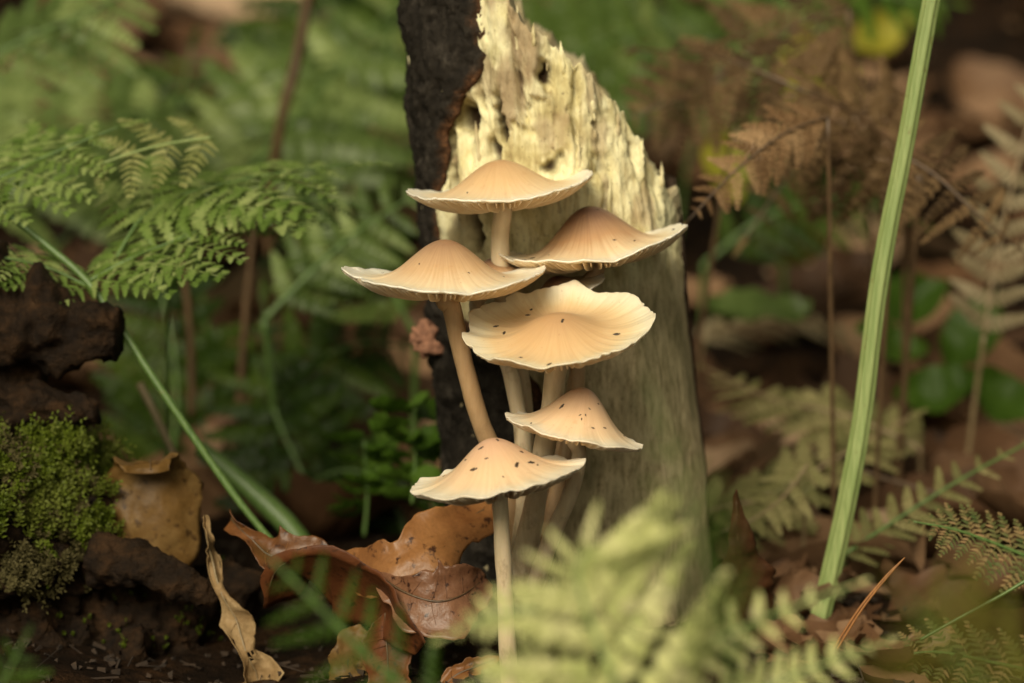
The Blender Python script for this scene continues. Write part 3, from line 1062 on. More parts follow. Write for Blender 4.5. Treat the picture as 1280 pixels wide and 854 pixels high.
UPN = (0, -0.55, 0.83)
# --- blurred yellow-green frond in front of the stump foot
frond('fern_frond', 'large yellowing fern frond hanging in front of the stump foot', [at(860, 1030, -17), at(800, 920, -17.5), at(755, 820, -17.5), at(732, 758, -17.5), at(722, 722, -17.5), at(730, 690, -17.5)], (0.1, -0.85, 0.5), 2.5, 8, M['fern_yellow'], M['stalk_pale'], FLAT,
      split=True, ang=58, t0=0.12, rr=(0.06, 0.03), seed=4, wr=0.74, jit=4, shape=lambda t: 1.05 - 0.45 * t, short=0.5)
frond('fern_frond', 'pale yellow fern frond reaching sideways low past the grass stalk', [at(700, 900, -16), at(830, 830, -16), at(950, 775, -15.5), at(1075, 728, -15)], (0.1, -0.8, 0.6), 0.60, 11, M['fern_yellow'], M['stalk_pale'], FLAT,
      split=True, ang=62, t0=0.1, rr=(0.05, 0.02), seed=5, wr=1.4)
frond('fern_frond', 'pale yellow fern tip lying lowest below the orange pine needles', [at(860, 900, -15), at(980, 850, -15), at(1110, 800, -14.5)], (0.1, -0.8, 0.6), 0.58, 10, M['fern_yellow'], M['stalk_pale'], FLAT,
      split=True, ang=62, t0=0.1, rr=(0.05, 0.02), seed=6, wr=1.4)
frond('fern_frond', 'pale yellow fern side branch pointing over the rounded oak leaf lobe', [at(775, 800, -17), at(700, 765, -17), at(625, 768, -17), at(552, 798, -17)], (0.1, -0.85, 0.5), 0.55, 10, M['fern_yellow'], M['stalk_pale'], FLAT,
      split=True, ang=62, t0=0.05, rr=(0.05, 0.02), seed=91, wr=1.4)
frond('fern_frond', 'pale yellow fern side branch lowest in front of the black soil', [at(790, 880, -16.5), at(710, 838, -16.5), at(640, 838, -16.5), at(565, 868, -16.5)], (0.1, -0.85, 0.5), 0.55, 10, M['fern_yellow'], M['stalk_pale'], FLAT,
      split=True, ang=62, t0=0.05, rr=(0.05, 0.02), seed=92, wr=1.4)
frond('fern_frond', 'soft green fern tip curving up over the pale wood of the stump', [at(930, 920, -20), at(905, 780, -20.5), at(870, 660, -21), at(815, 490, -21)], (0.2, -0.8, 0.5), 0.9, 10, M['fern_green'], M['stalk_green'], LACY,
      ang=60, t0=0.25, rr=(0.04, 0.015), seed=7, wr=0.7)
frond('fern_frond', 'fresh green feathery sprig in front of the curled oak leaves', [at(560, 900, -16), at(470, 830, -16), at(400, 760, -16), at(340, 700, -16)], (0.2, -0.8, 0.5), 1.15, 6, M['leaf_green'], M['stalk_green'], LACY,
      ang=62, t0=0.1, rr=(0.06, 0.03), seed=8, wr=0.6)
frond('fern_frond', 'olive brown frond beside the brown-tipped fern', [at(1350, 940, -24), at(1250, 875, -24), at(1180, 810, -24), at(1130, 745, -24)], (0.1, -0.8, 0.5), 1.5, 8, M['fern_olive'], M['stalk_green'], LACY,
      ang=62, t0=0.05, rr=(0.04, 0.02), seed=9, wr=0.7)
frond('fern_frond', 'green fern tip poking up below the mossy log', [at(-60, 960, -14), at(-10, 880, -14), at(30, 800, -14)], (0.1, -0.8, 0.5), 0.9, 6, M['leaf_green'], M['stalk_green'], LACY, ang=60, t0=0.1, rr=(0.05, 0.02), seed=10)

# --- fern with the long bare stalk beside the mossy log
stalk_root = thing('fern_stalk', 'long bare green fern stalk leaning behind the mossy log', 'fern', at(352, 690, 2.6))
Vt, Ft = tube([at(352, 692, 2.6), at(290, 615, 2.8), at(200, 485, 3.2), at(120, 365, 3.8), at(60, 308, 4.2), at(0, 262, 4.6), at(-70, 215, 5)], [0.075, 0.085, 0.085, 0.08, 0.07, 0.06], 10, 60, 0.06, 3)
obj('stalk', Vt, Ft, M['stalk_green'], stalk_root)
frond('fern_frond', 'small toothed green frond growing level with the dark log top', [at(118, 362, 3.9), at(60, 335, 3.9), at(0, 322, 3.7), at(-60, 318, 3.6)], (0.1, -0.20, 0.97), 1.8, 6, M['fern_wet'], M['stalk_green'], LACY, split=True, ang=60, t0=0.05, rr=(0.04, 0.02), seed=11)
frond('fern_frond', 'green toothed frond spreading from the leaning stalk towards the stump', [at(110, 352, 3.9), at(160, 325, 4.2), at(230, 296, 4.6), at(310, 262, 5)], (0.0, -0.22, 0.97), 2.5, 7, M['fern_wet'], M['stalk_green'], LACY, split=True, ang=60, t0=0.05, rr=(0.045, 0.02), seed=12)
frond('fern_frond', 'long wet green frond held flat above the leaning stalk', [at(135, 340, 4.4), at(190, 262, 5.4), at(300, 225, 6.4), at(440, 205, 7.5)], (0.0, -0.14, 0.99), 3.3, 8, M['fern_wet'], M['stalk_green'], LACY, split=True, ang=62, t0=0.25, rr=(0.05, 0.02), seed=13)
frond('fern_frond', 'green lacy frond growing above the mossy log', [at(-70, 250, 5), at(0, 222, 5.2), at(70, 190, 5.6), at(150, 158, 6)], (0.0, -0.4, 0.9), 2.2, 7, M['fern_wet'], M['stalk_green'], LACY, split=True, ang=60, t0=0.05, rr=(0.045, 0.02), seed=14)
frond('fern_frond', 'pale yellowish fern tip with blunt lobes among the green fronds', [at(265, 172, 6), at(200, 182, 5.6), at(140, 200, 5.2), at(95, 222, 5.0)], (0.0, -0.55, 0.83), 1.5, 4, M['fern_lemon'], M['stalk_pale'], LACY, split=True, ang=60, t0=0.05, rr=(0.04, 0.02), seed=15)
frond('fern_frond', 'narrow green frond hanging below the long wet frond', [at(210, 318, 9), at(280, 268, 10), at(380, 250, 11), at(470, 262, 12)], (0.0, -0.3, 0.95), 1.7, 8, M['fern_shaded'], M['stalk_green'], LACY, ang=62, t0=0.1, rr=(0.045, 0.02), seed=16)

# --- unseen fern fronds beside the log, added to keep it in shade
for k, (x0, y0, dx, dy, z1) in enumerate([(-39, -4, 21, -10, 20), (-40, -14, 20, 2, 22), (-40, -22, 16, 10, 21), (-40, 2, 18, -14, 24), (-38, -28, 12, 12, 19)]):
    gz = float(ground_z([x0], [y0])[0])
    frond('fern_frond', ('%s unseen fern frond added to shade the mossy log' % ('broad', 'long', 'short', 'tall', 'low')[k]), [(x0, y0, gz), (x0 + dx * 0.2, y0 + dy * 0.2, z1 * 0.7), (x0 + dx * 0.6, y0 + dy * 0.6, z1), (x0 + dx, y0 + dy, z1 * 0.92)], (-0.2, -0.3, 0.95), 7.5, 12, M['fern_green'], M['stalk_green'], BROAD,
          'unseen fern fronds added to shade the log', t0=0.3, rr=(0.25, 0.06), seed=80 + k, droop=0.1)

# --- ferns on the bank behind
back = [
    ('pale green fern tip at the top of the bank above the dark gap', [(-60, 100, 22), (30, 50, 23), (120, 10, 24), (200, -30, 25)], (0, -0.6, 0.8), 3.4, 9, 'fern_soft', 20),
    ('broad soft green fern on the bank over the wet fronds', [(-120, 230, 32), (20, 180, 34), (140, 150, 36), (250, 130, 38)], (0, -0.65, 0.76), 6.4, 8, 'fern_soft', 21),
    ('grey-green fern with a shiny wet middle on the bank', [(60, 320, 34), (160, 220, 36), (220, 130, 38), (240, 60, 40)], (0, -0.7, 0.7), 4.4, 8, 'fern_shaded', 22),
    ('light green fern rising beside the brown upright twig', [(240, 300, 30), (330, 190, 33), (410, 100, 36), (480, 20, 39)], (0.1, -0.7, 0.7), 5.2, 10, 'fern_soft', 23),
    ('yellow-green fern just behind the dark bark of the stump', [(330, 330, 38), (430, 200, 42), (480, 80, 45), (500, -40, 48)], (0.1, -0.8, 0.6), 5.4, 7, 'fern_green', 24),
    ('mid green fern lying low behind the capped stems', [(520, 420, 18), (470, 340, 18), (400, 320, 19), (330, 400, 20)], (0.1, -0.8, 0.6), 2.6, 8, 'fern_green', 25),
    ('pale green fern blade pointing at the top cap', [(330, 400, 16), (400, 330, 17), (460, 280, 18), (540, 235, 19)], (0.1, -0.8, 0.55), 2.2, 8, 'fern_soft', 26),
    ('dark green fern in the shade between log and stump', [(420, 720, 14), (380, 600, 15), (340, 500, 17), (330, 380, 19)], (0.1, -0.85, 0.5), 3.2, 9, 'fern_shaded', 27),
    ('deep green fern spreading low in the shaded hollow', [(520, 700, 13), (480, 610, 13.5), (420, 590, 14), (340, 640, 14.5)], (0, -0.6, 0.8), 2.0, 8, 'fern_shaded', 28),
    ('green fern standing behind the leaning stalk', [(200, 640, 22), (220, 520, 22), (210, 400, 23), (180, 300, 25)], (0.2, -0.85, 0.5), 3.4, 9, 'fern_shaded', 29),
    ('dark green fern under the wet frond', [(300, 560, 20), (370, 470, 20), (450, 430, 21), (530, 440, 22)], (0, -0.7, 0.7), 3.0, 8, 'fern_shaded', 30),
    ('green fern arching behind the broken top of the stump', [(560, 260, 40), (660, 120, 42), (760, 50, 44), (880, 20, 46)], (0.1, -0.75, 0.66), 5.0, 10, 'fern_green', 31),
    ('deep green fern on the bank above the brown fern', [(860, 200, 48), (900, 90, 48), (960, 10, 50), (1060, -40, 52)], (0.1, -0.75, 0.66), 5.0, 9, 'fern_green', 32),
    ('bright green fern tip hanging high beside the grass stalk', [(980, -60, 40), (1060, -20, 40), (1140, 0, 40), (1190, 5, 40)], (0.1, -0.6, 0.75), 2.6, 7, 'leaf_green', 33),
    ('shaded dark green fern behind the brown drooping fern', [(880, 330, 34), (960, 270, 34), (1060, 250, 35), (1150, 280, 36)], (0, -0.7, 0.7), 2.6, 8, 'fern_shaded', 34),
    ('soft green fern on the bank between twig and stump bark', [(400, 260, 50), (440, 120, 52), (420, 30, 54), (380, -50, 56)], (0.1, -0.8, 0.6), 6.0, 7, 'fern_shaded', 35),
    ('green fern far up the bank over the brown litter', [(520, 60, 62), (620, 0, 62), (740, -30, 62), (860, -40, 62)], (0.1, -0.75, 0.66), 7.0, 8, 'fern_green', 36),
]
for lab, path, nrm, ml, n, m, sd in back:
    frond('fern_frond', lab, [at(a_, b_, 6 + 0.68 * c_) for a_, b_, c_ in path], nrm, ml * 0.78, n, M[m], M['stalk_green'], BROAD, 'green ferns growing on the bank', ang=64, t0=0.15, rr=(0.09, 0.03), seed=sd, droop=0.1)

# --- dead and dying ferns on the other side
frond('dead_fern', 'brown withered fern with drooping pinnae beside the stump top', [at(1150, 215, 14), at(1080, 150, 13.5), at(1000, 112, 13), at(900, 72, 14), at(800, 62, 16)], (0.1, -0.9, 0.35), 2.8, 9, M['fern_brown'], M['stalk_brown'], DEAD, ang=100, t0=0.12, rr=(0.08, 0.03), seed=41, droop=0.25, sides=(1, -1), wr=1.0, short=0.8, jit=16)
frond('dead_fern', 'crisp brown dry fern blade pointing down at the stump edge', [at(1035, 145, 8), at(975, 170, 7.5), at(915, 218, 7), at(858, 278, 6.5)], (0.1, -0.85, 0.4), 0.95, 13, M['fern_rust'], M['stalk_brown'], DEAD, ang=62, t0=0.08, rr=(0.05, 0.02), seed=42, wr=1.1, jit=16)
frond('dead_fern', 'brown curled fern hanging lower behind the dry fern blade', [at(1130, 120, 17), at(1060, 150, 16.5), at(990, 215, 16), at(930, 300, 15.5)], (0.1, -0.9, 0.35), 2.0, 9, M['fern_brown'], M['stalk_brown'], DEAD, ang=75, t0=0.05, rr=(0.06, 0.02), seed=53, droop=0.2, jit=16)
frond('dead_fern', 'brown withered fern high beside the yellow leaves', [at(1060, 10, 20), at(980, 40, 19.5), at(900, 100, 19), at(840, 190, 18.5)], (0.1, -0.9, 0.35), 2.2, 9, M['fern_brown'], M['stalk_brown'], DEAD, ang=75, t0=0.05, rr=(0.06, 0.02), seed=54, droop=0.2, jit=16)
frond('dead_fern', 'dull brown fern blade beside the pointed top splinters', [at(930, 70, 18), at(880, 110, 17.5), at(830, 130, 17), at(780, 150, 17)], (0.1, -0.85, 0.4), 1.6, 10, M['fern_brown'], M['stalk_brown'], DEAD, ang=62, t0=0.05, rr=(0.06, 0.02), seed=43, jit=16)
frond('dead_fern', 'dark brown shrivelled fern hanging beside the grass stalk', [at(1120, 190, 10), at(1170, 220, 9.5), at(1230, 275, 9), at(1300, 330, 9)], (0.1, -0.9, 0.3), 1.7, 9, M['fern_brown'], M['stalk_brown'], DEAD, ang=95, t0=0.05, rr=(0.05, 0.03), seed=44, wr=0.7, droop=0.2, jit=16)
frond('dead_fern', 'bleached tan fern standing beyond the grass stalk', [at(1230, 420, 16), at(1250, 300, 16.5), at(1285, 160, 17), at(1330, 20, 18)], (-0.1, -0.9, 0.4), 1.35, 12, M['fern_tan'], M['stalk_tan'], BROAD, ang=62, t0=0.05, rr=(0.06, 0.03), seed=45)
frond('dead_fern', 'pale yellowish fern lying on the litter beside the stump', [at(1150, 560, 15), at(1060, 520, 16), at(970, 500, 17), at(880, 460, 19)], (0, -0.25, 0.97), 2.1, 13, M['fern_pale'], M['stalk_tan'], BROAD, ang=62, t0=0.05, rr=(0.06, 0.03), seed=46)
frond('dead_fern', 'pale faded fern sprawled between stump and grass stalk', [at(880, 640, 12), at(960, 620, 12.5), at(1050, 570, 13), at(1140, 520, 14)], (0, -0.4, 0.92), 1.8, 10, M['fern_pale'], M['stalk_tan'], BROAD, ang=62, t0=0.05, rr=(0.06, 0.03), seed=47)
frond('dead_fern', 'greenish narrow fern slanting up behind the grass stalk', [at(1060, 690, 7), at(1120, 650, 7.5), at(1200, 600, 8), at(1310, 540, 9)], (0, -0.5, 0.87), 0.9, 12, M['fern_pale'], M['stalk_green'], BROAD, ang=60, t0=0.0, rr=(0.05, 0.03), seed=48)
frond('dead_fern', 'tan fern scrap flat on the litter in the distance', [at(880, 420, 26), at(960, 400, 27), at(1040, 410, 28), at(1120, 440, 28)], (0, -0.3, 0.95), 1.6, 10, M['fern_tan'], M['stalk_tan'], BROAD, ang=62, t0=0.0, rr=(0.06, 0.03), seed=49)
frond('dead_fern', 'faded fern tip trailing by the dark torn leaf', [at(1010, 580, 9), at(980, 620, 8.5), at(940, 650, 8), at(900, 665, 8)], (0, -0.5, 0.87), 0.9, 8, M['fern_pale'], M['stalk_tan'], BROAD, ang=60, t0=0.0, rr=(0.04, 0.02), seed=50)
frond('fern_frond', 'green fern with dry brown tips beyond the pine needles', [at(1340, 722, 1.5), at(1270, 690, 1.3), at(1200, 664, 1.1), at(1142, 652, 1.0)], (0.05, -0.75, 0.65), 0.95, 12, M['fern_browntip'], M['stalk_green'], LACY, split=True, ang=66, t0=0.05, rr=(0.05, 0.02), seed=51)
frond('fern_frond', 'brown-tipped green fern low beside the orange pine needles', [at(1340, 850, 0.2), at(1250, 830, 0), at(1160, 815, -0.2), at(1085, 835, -0.3)], (0.05, -0.75, 0.65), 1.05, 11, M['fern_browntip'], M['stalk_green'], LACY, split=True, ang=66, t0=0.05, rr=(0.05, 0.02), seed=52)

# ------------------------------------------------------------------ stalks, twigs, needles
gs_ = thing('grass_stalk', 'thick ribbed pale green stalk standing tall beside the withered brown ferns', 'plant stalk', at(1018, 805, 3.4))
Vt, Ft = tube([at(992, 915, 3.4), at(1016, 812, 3.4), at(1045, 690, 3.3), at(1062, 610, 3.2), at(1078, 520, 3.2), at(1096, 375, 3.2), at(1112, 280, 3.2), at(1131, 185, 3.2), at(1168, -20, 3.2), at(1185, -90, 3.2)], [0.22, 0.21, 0.2, 0.19, 0.18, 0.18], 36, 70, 0.03, 5, ribs=7, ribamp=0.10)
obj('stalk', Vt, Ft, M['stalk_pale'], gs_)
for name, lab, pts, r_, m in [
    ('twig', 'brown upright twig standing on the bank among ferns', [(392, -40, 24), (372, 70, 24), (352, 150, 24), (340, 230, 24.5), (335, 320, 25)], [0.17, 0.16, 0.12], 'stalk_brown'),
    ('twig', 'dark stem rising behind the leaning fern stalk', [(240, 520, 17), (238, 420, 17), (228, 330, 17), (218, 270, 17)], [0.11, 0.1, 0.06], 'stalk_brown'),
    ('twig', 'dark slender stem between leaning stalk and stump', [(296, 610, 18), (300, 500, 18), (308, 380, 18), (322, 240, 18)], [0.13, 0.11, 0.07], 'stalk_brown'),
    ('twig', 'short pale twig lying in the dark hollow by the log', [(175, 480, 10), (200, 530, 9.5), (220, 575, 9)], [0.09, 0.09, 0.07], 'stalk_tan'),
    ('plant_stem', 'thick grey-green stem slanting behind the leaning stalk foot', [(250, 560, 9.5), (310, 610, 9), (370, 670, 8.5), (410, 740, 8)], [0.2, 0.26, 0.26], 'stalk_green'),
    ('twig', 'thin brown twig lying across the litter behind the grass stalk', [(1000, 560, 14), (1080, 590, 13), (1180, 620, 12)], [0.07, 0.06, 0.05], 'stalk_brown'),
    ('plant_stem', 'thin green stem crossing in front of the brown-tipped fern', [(1300, 715, -3), (1250, 745, -3), (1200, 772, -3), (1150, 800, -3)], [0.035, 0.035, 0.03], 'stalk_green'),
]:
    Vt, Ft = tube([at(*q) for q in pts], r_, 10, 40, 0.12, 7)
    o = obj(name, Vt, Ft, M[m], loc=at(*pts[0]))
    tag(o, lab, 'twig' if name == 'twig' else 'plant stem')
pn_ = thing('pine_needle_pair', 'pair of thin orange-brown pine needles stuck upright in the litter', 'pine needles', at(1050, 806, -1.0))
for dx, dy in ((0, 0), (-5, 3)):
    Vt, Ft = tube([at(1046 + dx, 812, -1), at(1080 + dx * 1.2, 758 + dy, -1), at(1112 + dx, 718 + dy, -1), at(1131, 697, -1)], [0.025, 0.028, 0.026, 0.012], 8, 30)
    obj('needle', Vt, Ft, M['needle'], pn_)

# ------------------------------------------------------------------ fallen leaves


def ribbon(name, label, spine, lat, wl, wr_, m, curl=(0, 0), lobes=0.0, seed=0, crumple=0.06, parent=None, rib='stalk_brown', cat='leaf', n=44, nw=22, thick=0.014, holes=None, group=None):
    """a leaf as a bent sheet: spine points, side vectors, half widths to each side, curl of each side (radians)"""
    C = curve([tuple(p) for p in spine], n)
    s = np.linspace(0, 1, n)
    Lv = curve([tuple(p) for p in lat], n) if len(lat) > 1 else np.repeat(np.array([lat[0]], float), n, 0)
    T = np.gradient(C, axis=0)
    T /= np.linalg.norm(T, axis=1)[:, None]
    Lv = Lv - T * np.sum(Lv * T, 1)[:, None]
    Lv /= np.linalg.norm(Lv, axis=1)[:, None]
    Nv = np.cross(T, Lv)
    a = np.interp(s, np.linspace(0, 1, len(wl)), wl)
    b = np.interp(s, np.linspace(0, 1, len(wr_)), wr_)
    if lobes:
        ph = 2 * math.pi * s * 3.6 + seed
        a = a * (1 + lobes * np.cos(ph) + 0.12 * fbm(np.stack([s * 14, 0 * s, 0 * s + seed], 1), 3, seed))
        b = b * (1 + lobes * np.cos(ph + 0.8) + 0.12 * fbm(np.stack([s * 14, 0 * s + 3, 0 * s + seed], 1), 3, seed))
    x = np.linspace(-1, 1, nw)
    V_ = np.zeros((n, nw, 3))
    for j, q in enumerate(x):
        wd = np.where(q < 0, a, b) * abs(q)
        cu = curl[0] if q < 0 else curl[1]
        ang_ = cu * abs(q)
        if abs(cu) > 1e-3:
            la, na = wd / abs(ang_ if ang_ else 1) * abs(math.sin(ang_)) if ang_ else wd * 0, wd / (ang_ if ang_ else 1) * (1 - math.cos(ang_))
        else:
            la, na = wd, wd * 0
        V_[:, j] = C + Lv * (np.sign(q) * la)[:, None] + Nv * (na)[:, None]
    V_ = V_.reshape(-1, 3)
    NN = np.repeat(Nv, nw, 0)
    edge = np.tile(np.abs(x), n)
    V_ = V_ + NN * (crumple * (1.0 * fbm(V_ * 1.1, 3, seed + 3) + 0.35 * fbm(V_ * 4, 2, seed + 4)) * (0.4 + edge))[:, None]
    F_ = gridf(nw, n)
    if holes:
        mid = np.array([V_[list(f)].mean(0) for f in F_])
        keep = fbm(mid * 3.0, 3, seed + 8) < holes
        F_ = [f for f, k_ in zip(F_, keep) if k_]
    root = thing(name, label, cat, Vector(C[0]), group)
    obj('blade', V_, F_, m, root, solid=thick)
    # midrib with side veins
    off = Nv * 0.02
    Vt, Ft = tube([tuple(p) for p in (C + off)[::4]], [0.028, 0.022, 0.008], 6, 26)
    obj('midrib', Vt, Ft, M[rib], root)
    for q in range(5):
        i0 = int(n * (0.14 + 0.15 * q))
        for sg in (-1, 1):
            js = [(nw // 2) + (0 if sg > 0 else -1) + sg * k for k in range(0, nw // 2 - 2, 3)]
            pts = []
            for k, j in enumerate(js):
                ii = min(n - 1, i0 + int(k * 1.3))
                pts.append(tuple(V_[ii * nw + j] + Nv[ii] * 0.014))
            if len(pts) >= 2:
                Vt, Ft = tube(pts, [0.010, 0.004], 5, 8)
                obj('vein', Vt, Ft, m, root)
    return root


px1 = 0.0163
ribbon('oak_leaf', 'long orange-brown oak leaf lying across the top of the leaf pile', [at(630, 622, 1.2), at(585, 648, 0.4), at(540, 674, -0.3), at(495, 700, -0.6), at(455, 706, -0.3), at(425, 698, 0.2)],
       [(-0.25, 0.75, 0.62), (-0.3, 0.8, 0.55), (-0.2, 0.85, 0.5)], [0.35, 0.55, 0.72, 0.55, 0.75, 0.2], [0.25, 0.5, 0.6, 0.4, 0.55, 0.15], M['leaf_oak'], (0.5, -0.7), 0.16, 3, 0.08)
ribbon('oak_leaf', 'mottled red-brown oak leaf with rounded lobes leaning below the front mushroom', [at(470, 718, -0.9), at(510, 742, -1.5), at(548, 752, -1.7), at(580, 742, -1.5), at(606, 722, -1.0)],
       [(0.1, 0.25, 1), (0, 0.35, 0.95)], [0.10, 0.62, 0.86, 0.66, 0.22], [0.05, 0.40, 0.80, 0.70, 0.2], M['leaf_red'], (0.5, 0.3), 0.10, 5, 0.10)
ribbon('oak_leaf', 'hooded brown oak leaf darkened with painted shade, curled over a black hollow', [at(334, 760, -0.4), at(346, 712, -0.8), at(395, 694, -1.0), at(445, 708, -1.2), at(482, 728, -1.5), at(503, 768, -1.8), at(532, 804, -2.0)],
       [(0.3, 0.8, -0.5), (0.1, 0.72, -0.7), (-0.2, 0.75, -0.6)], [0.10, 0.22, 0.26, 0.22, 0.18, 0.14, 0.08], [0.9, 1.6, 1.9, 1.9, 1.7, 1.2, 0.6], M['leaf_hood'], (1.2, -0.4), 0.06, 9, 0.08)
ribbon('oak_leaf', 'orange spotted lobe of an oak leaf at the end of the leaf pile', [at(290, 648, 0.9), at(312, 672, 0.5), at(340, 696, 0.3), at(385, 694, 0.2), at(420, 700, 0.2)],
       [(-0.5, 0.5, 0.7), (-0.2, 0.6, 0.75)], [0.26, 0.12, 0.42, 0.40, 0.2], [0.26, 0.14, 0.62, 0.42, 0.2], M['leaf_oak'], (0.5, 0.4), 0.12, 12, 0.09)
ribbon('oak_leaf', 'standing tan leaf with rolled rim and pale blotch leaning on the mossy log', [at(188, 730, 2.4), at(190, 690, 2.4), at(192, 640, 2.5), at(190, 600, 2.7), at(188, 577, 2.6), at(188, 582, 2.2), at(188, 592, 2.1)],
       [(1, 0.1, 0.05)], [0.7, 0.9, 1.0, 1.05, 0.8, 0.7, 0.6], [0.8, 1.0, 1.1, 1.0, 0.62, 0.5, 0.4], M['leaf_tan'], (0.4, 0.5), 0.07, 14, 0.14, rib='stalk_brown')
ribbon('dry_leaf', 'crumpled pale dry leaf strip hanging down the side of the mossy log', [at(256, 646, 1.0), at(258, 672, 0.8), at(266, 705, 0.9), at(276, 740, 0.5), at(296, 775, 0.5), at(306, 815, 0.1), at(322, 850, 0.2), at(318, 910, -0.2)],
       [(1, 0.2, 0.1), (0.8, 0.7, 0.2), (0.95, -0.4, 0.1), (0.8, 0.6, 0.2), (1, -0.3, 0.2)], [0.02, 0.16, 0.10, 0.16, 0.34, 0.26, 0.5, 0.4], [0.02, 0.14, 0.20, 0.13, 0.30, 0.42, 0.34, 0.3], M['leaf_crisp'], (1.1, 0.9), 0.3, 18, 0.30, rib='stalk_tan', holes=0.55)
ribbon('dry_leaf', 'small dark red leaf with a stub of stalk under the curled oak leaves', [at(482, 766, -0.9), at(482, 790, -1.0), at(484, 815, -1.1), at(486, 860, -1.3)],
       [(1, 0.1, 0.1)], [0.03, 0.42, 0.55, 0.4], [0.03, 0.38, 0.52, 0.4], M['leaf_hood'], (0.3, 0.4), 0.06, 21, 0.06)
ribbon('dry_leaf', 'thin tan leaf scrap standing among the roots by the log foot', [at(440, 870, -0.8), at(435, 830, -0.7), at(440, 800, -0.6), at(455, 785, -0.5)], [(1, 0.2, 0.1)], [0.45, 0.4, 0.3, 0.1], [0.45, 0.4, 0.3, 0.1], M['leaf_tan'], (0.4, 0.3), 0.1, 22, 0.1)
ribbon('dry_leaf', 'rusty curled leaf scrap on the black soil under the front mushroom', [at(545, 870, -1.5), at(570, 845, -1.4), at(600, 832, -1.3), at(625, 822, -1.2)], [(0.3, 0.5, 0.7)], [0.2, 0.25, 0.2, 0.05], [0.2, 0.25, 0.2, 0.05], M['leaf_oak'], (0.8, 0.8), 0.15, 24, 0.12)
ribbon('dry_leaf', 'almost black torn leaf with ragged edge standing beside the stump foot', [at(900, 800, 2.0), at(915, 735, 1.7), at(922, 680, 1.5), at(920, 612, 1.4)], [(0.95, 0.25, -0.25)], [0.5, 0.45, 0.2, 0.0], [1.4, 1.15, 0.42, 0.02], M['leaf_black'], (0.3, 0.6), 0.10, 27, 0.12)
ribbon('broad_leaf', 'pale dry leaf tucked beneath the long oak leaf', [at(560, 690, 0.3), at(525, 712, 0.0), at(490, 735, -0.2)], [(-0.2, 0.7, 0.6)], [0.15, 0.3, 0.15], [0.2, 0.4, 0.2], M['leaf_crisp'], (0.3, 0.3), 0.1, 29, 0.06)


def leaf_mesh(name, m, seed, lobed=True):
    n, nw = 17, 5
    s = np.linspace(0, 1, n)
    wd = 0.30 * np.sin(np.pi * np.clip(s, 0.02, 0.985)) ** 0.7
    if lobed:
        wd = wd * (1 + 0.32 * np.cos(2 * np.pi * s * 3.5 + seed))
    x = np.linspace(-1, 1, nw)
    V_ = np.zeros((n, nw, 3))
    V_[:, :, 0] = s[:, None] - 0.5
    V_[:, :, 1] = wd[:, None] * x[None, :]
    V_[:, :, 2] = (0.10 * np.abs(x) ** 2)[None, :] + (0.18 * (s - 0.5) ** 2)[:, None]
    V_ = V_.reshape(-1, 3)
    V_[:, 2] += 0.12 * fbm(V_ * 2.6 + seed * 3.3, 3, seed)
    return mesh(name, V_, gridf(nw, n), m)


M['litter_dark'] = leaf_mat('litter_dark', (0.03, 0.015, 0.008), (0.07, 0.034, 0.016), (0.14, 0.07, 0.033), 0.12, 0.6, 0.4)
M['litter_tan'] = leaf_mat('litter_tan', (0.16, 0.09, 0.045), (0.30, 0.19, 0.11), (0.46, 0.32, 0.21), 0.15, 0.6, 0.4)
TONES = (('dark brown', 'litter_dark'), ('rusty brown', 'leaf_litter'), ('pale tan', 'litter_tan'))
lit = [[leaf_mesh('litter_leaf', M[m], k, k % 2 == 0) for k in range(6)] for _, m in TONES]
rl = random.Random(12)
cnt = 0
while cnt < 285:
    y = 9 + 95 * rl.random() ** 1.1 if cnt < 255 else rl.uniform(-1, 9)
    hw = (y + 60) * TX * 1.12
    x = rl.uniform(-hw, hw) if cnt < 255 else rl.uniform(4.5, hw)
    if abs(x - 1) < 4.5 and abs(y - 6) < 4.5:
        continue
    z = float(ground_z([x], [y])[0])
    sl_ = 0.0 if y < 16 else 0.2
    Mx = Matrix.Translation((x, y, z + (0.25 if y > 9 else 0.1))) @ Matrix.Rotation(sl_ + rl.uniform(-0.35, 0.45), 4, 'X') @ Matrix.Rotation(rl.uniform(-0.35, 0.35), 4, 'Y') @ Matrix.Rotation(rl.uniform(0, 6.3), 4, 'Z') @ Matrix.Scale(rl.uniform(3.0, 7.5) if y > 9 else rl.uniform(1.6, 3.2), 4)
    tn, kk = rl.choice((0, 0, 0, 1, 1, 1, 2)), rl.randrange(6)
    where = 'beside the foot of grass stalk' if y <= 9 else 'on the bank behind mossy log' if x < -4 - 0.03 * y else ('on the ground behind grass stalk' if x > 5 + 0.05 * y else 'in the litter close behind stump')
    o = put('litter_leaf', lit[tn][kk], None, Mx)
    tag(o, '%s fallen %s leaf %s' % (TONES[tn][0], 'lobed' if kk % 2 == 0 else 'oval', where), 'leaf', '%s fallen leaves %s' % (TONES[tn][0], where))
    cnt += 1

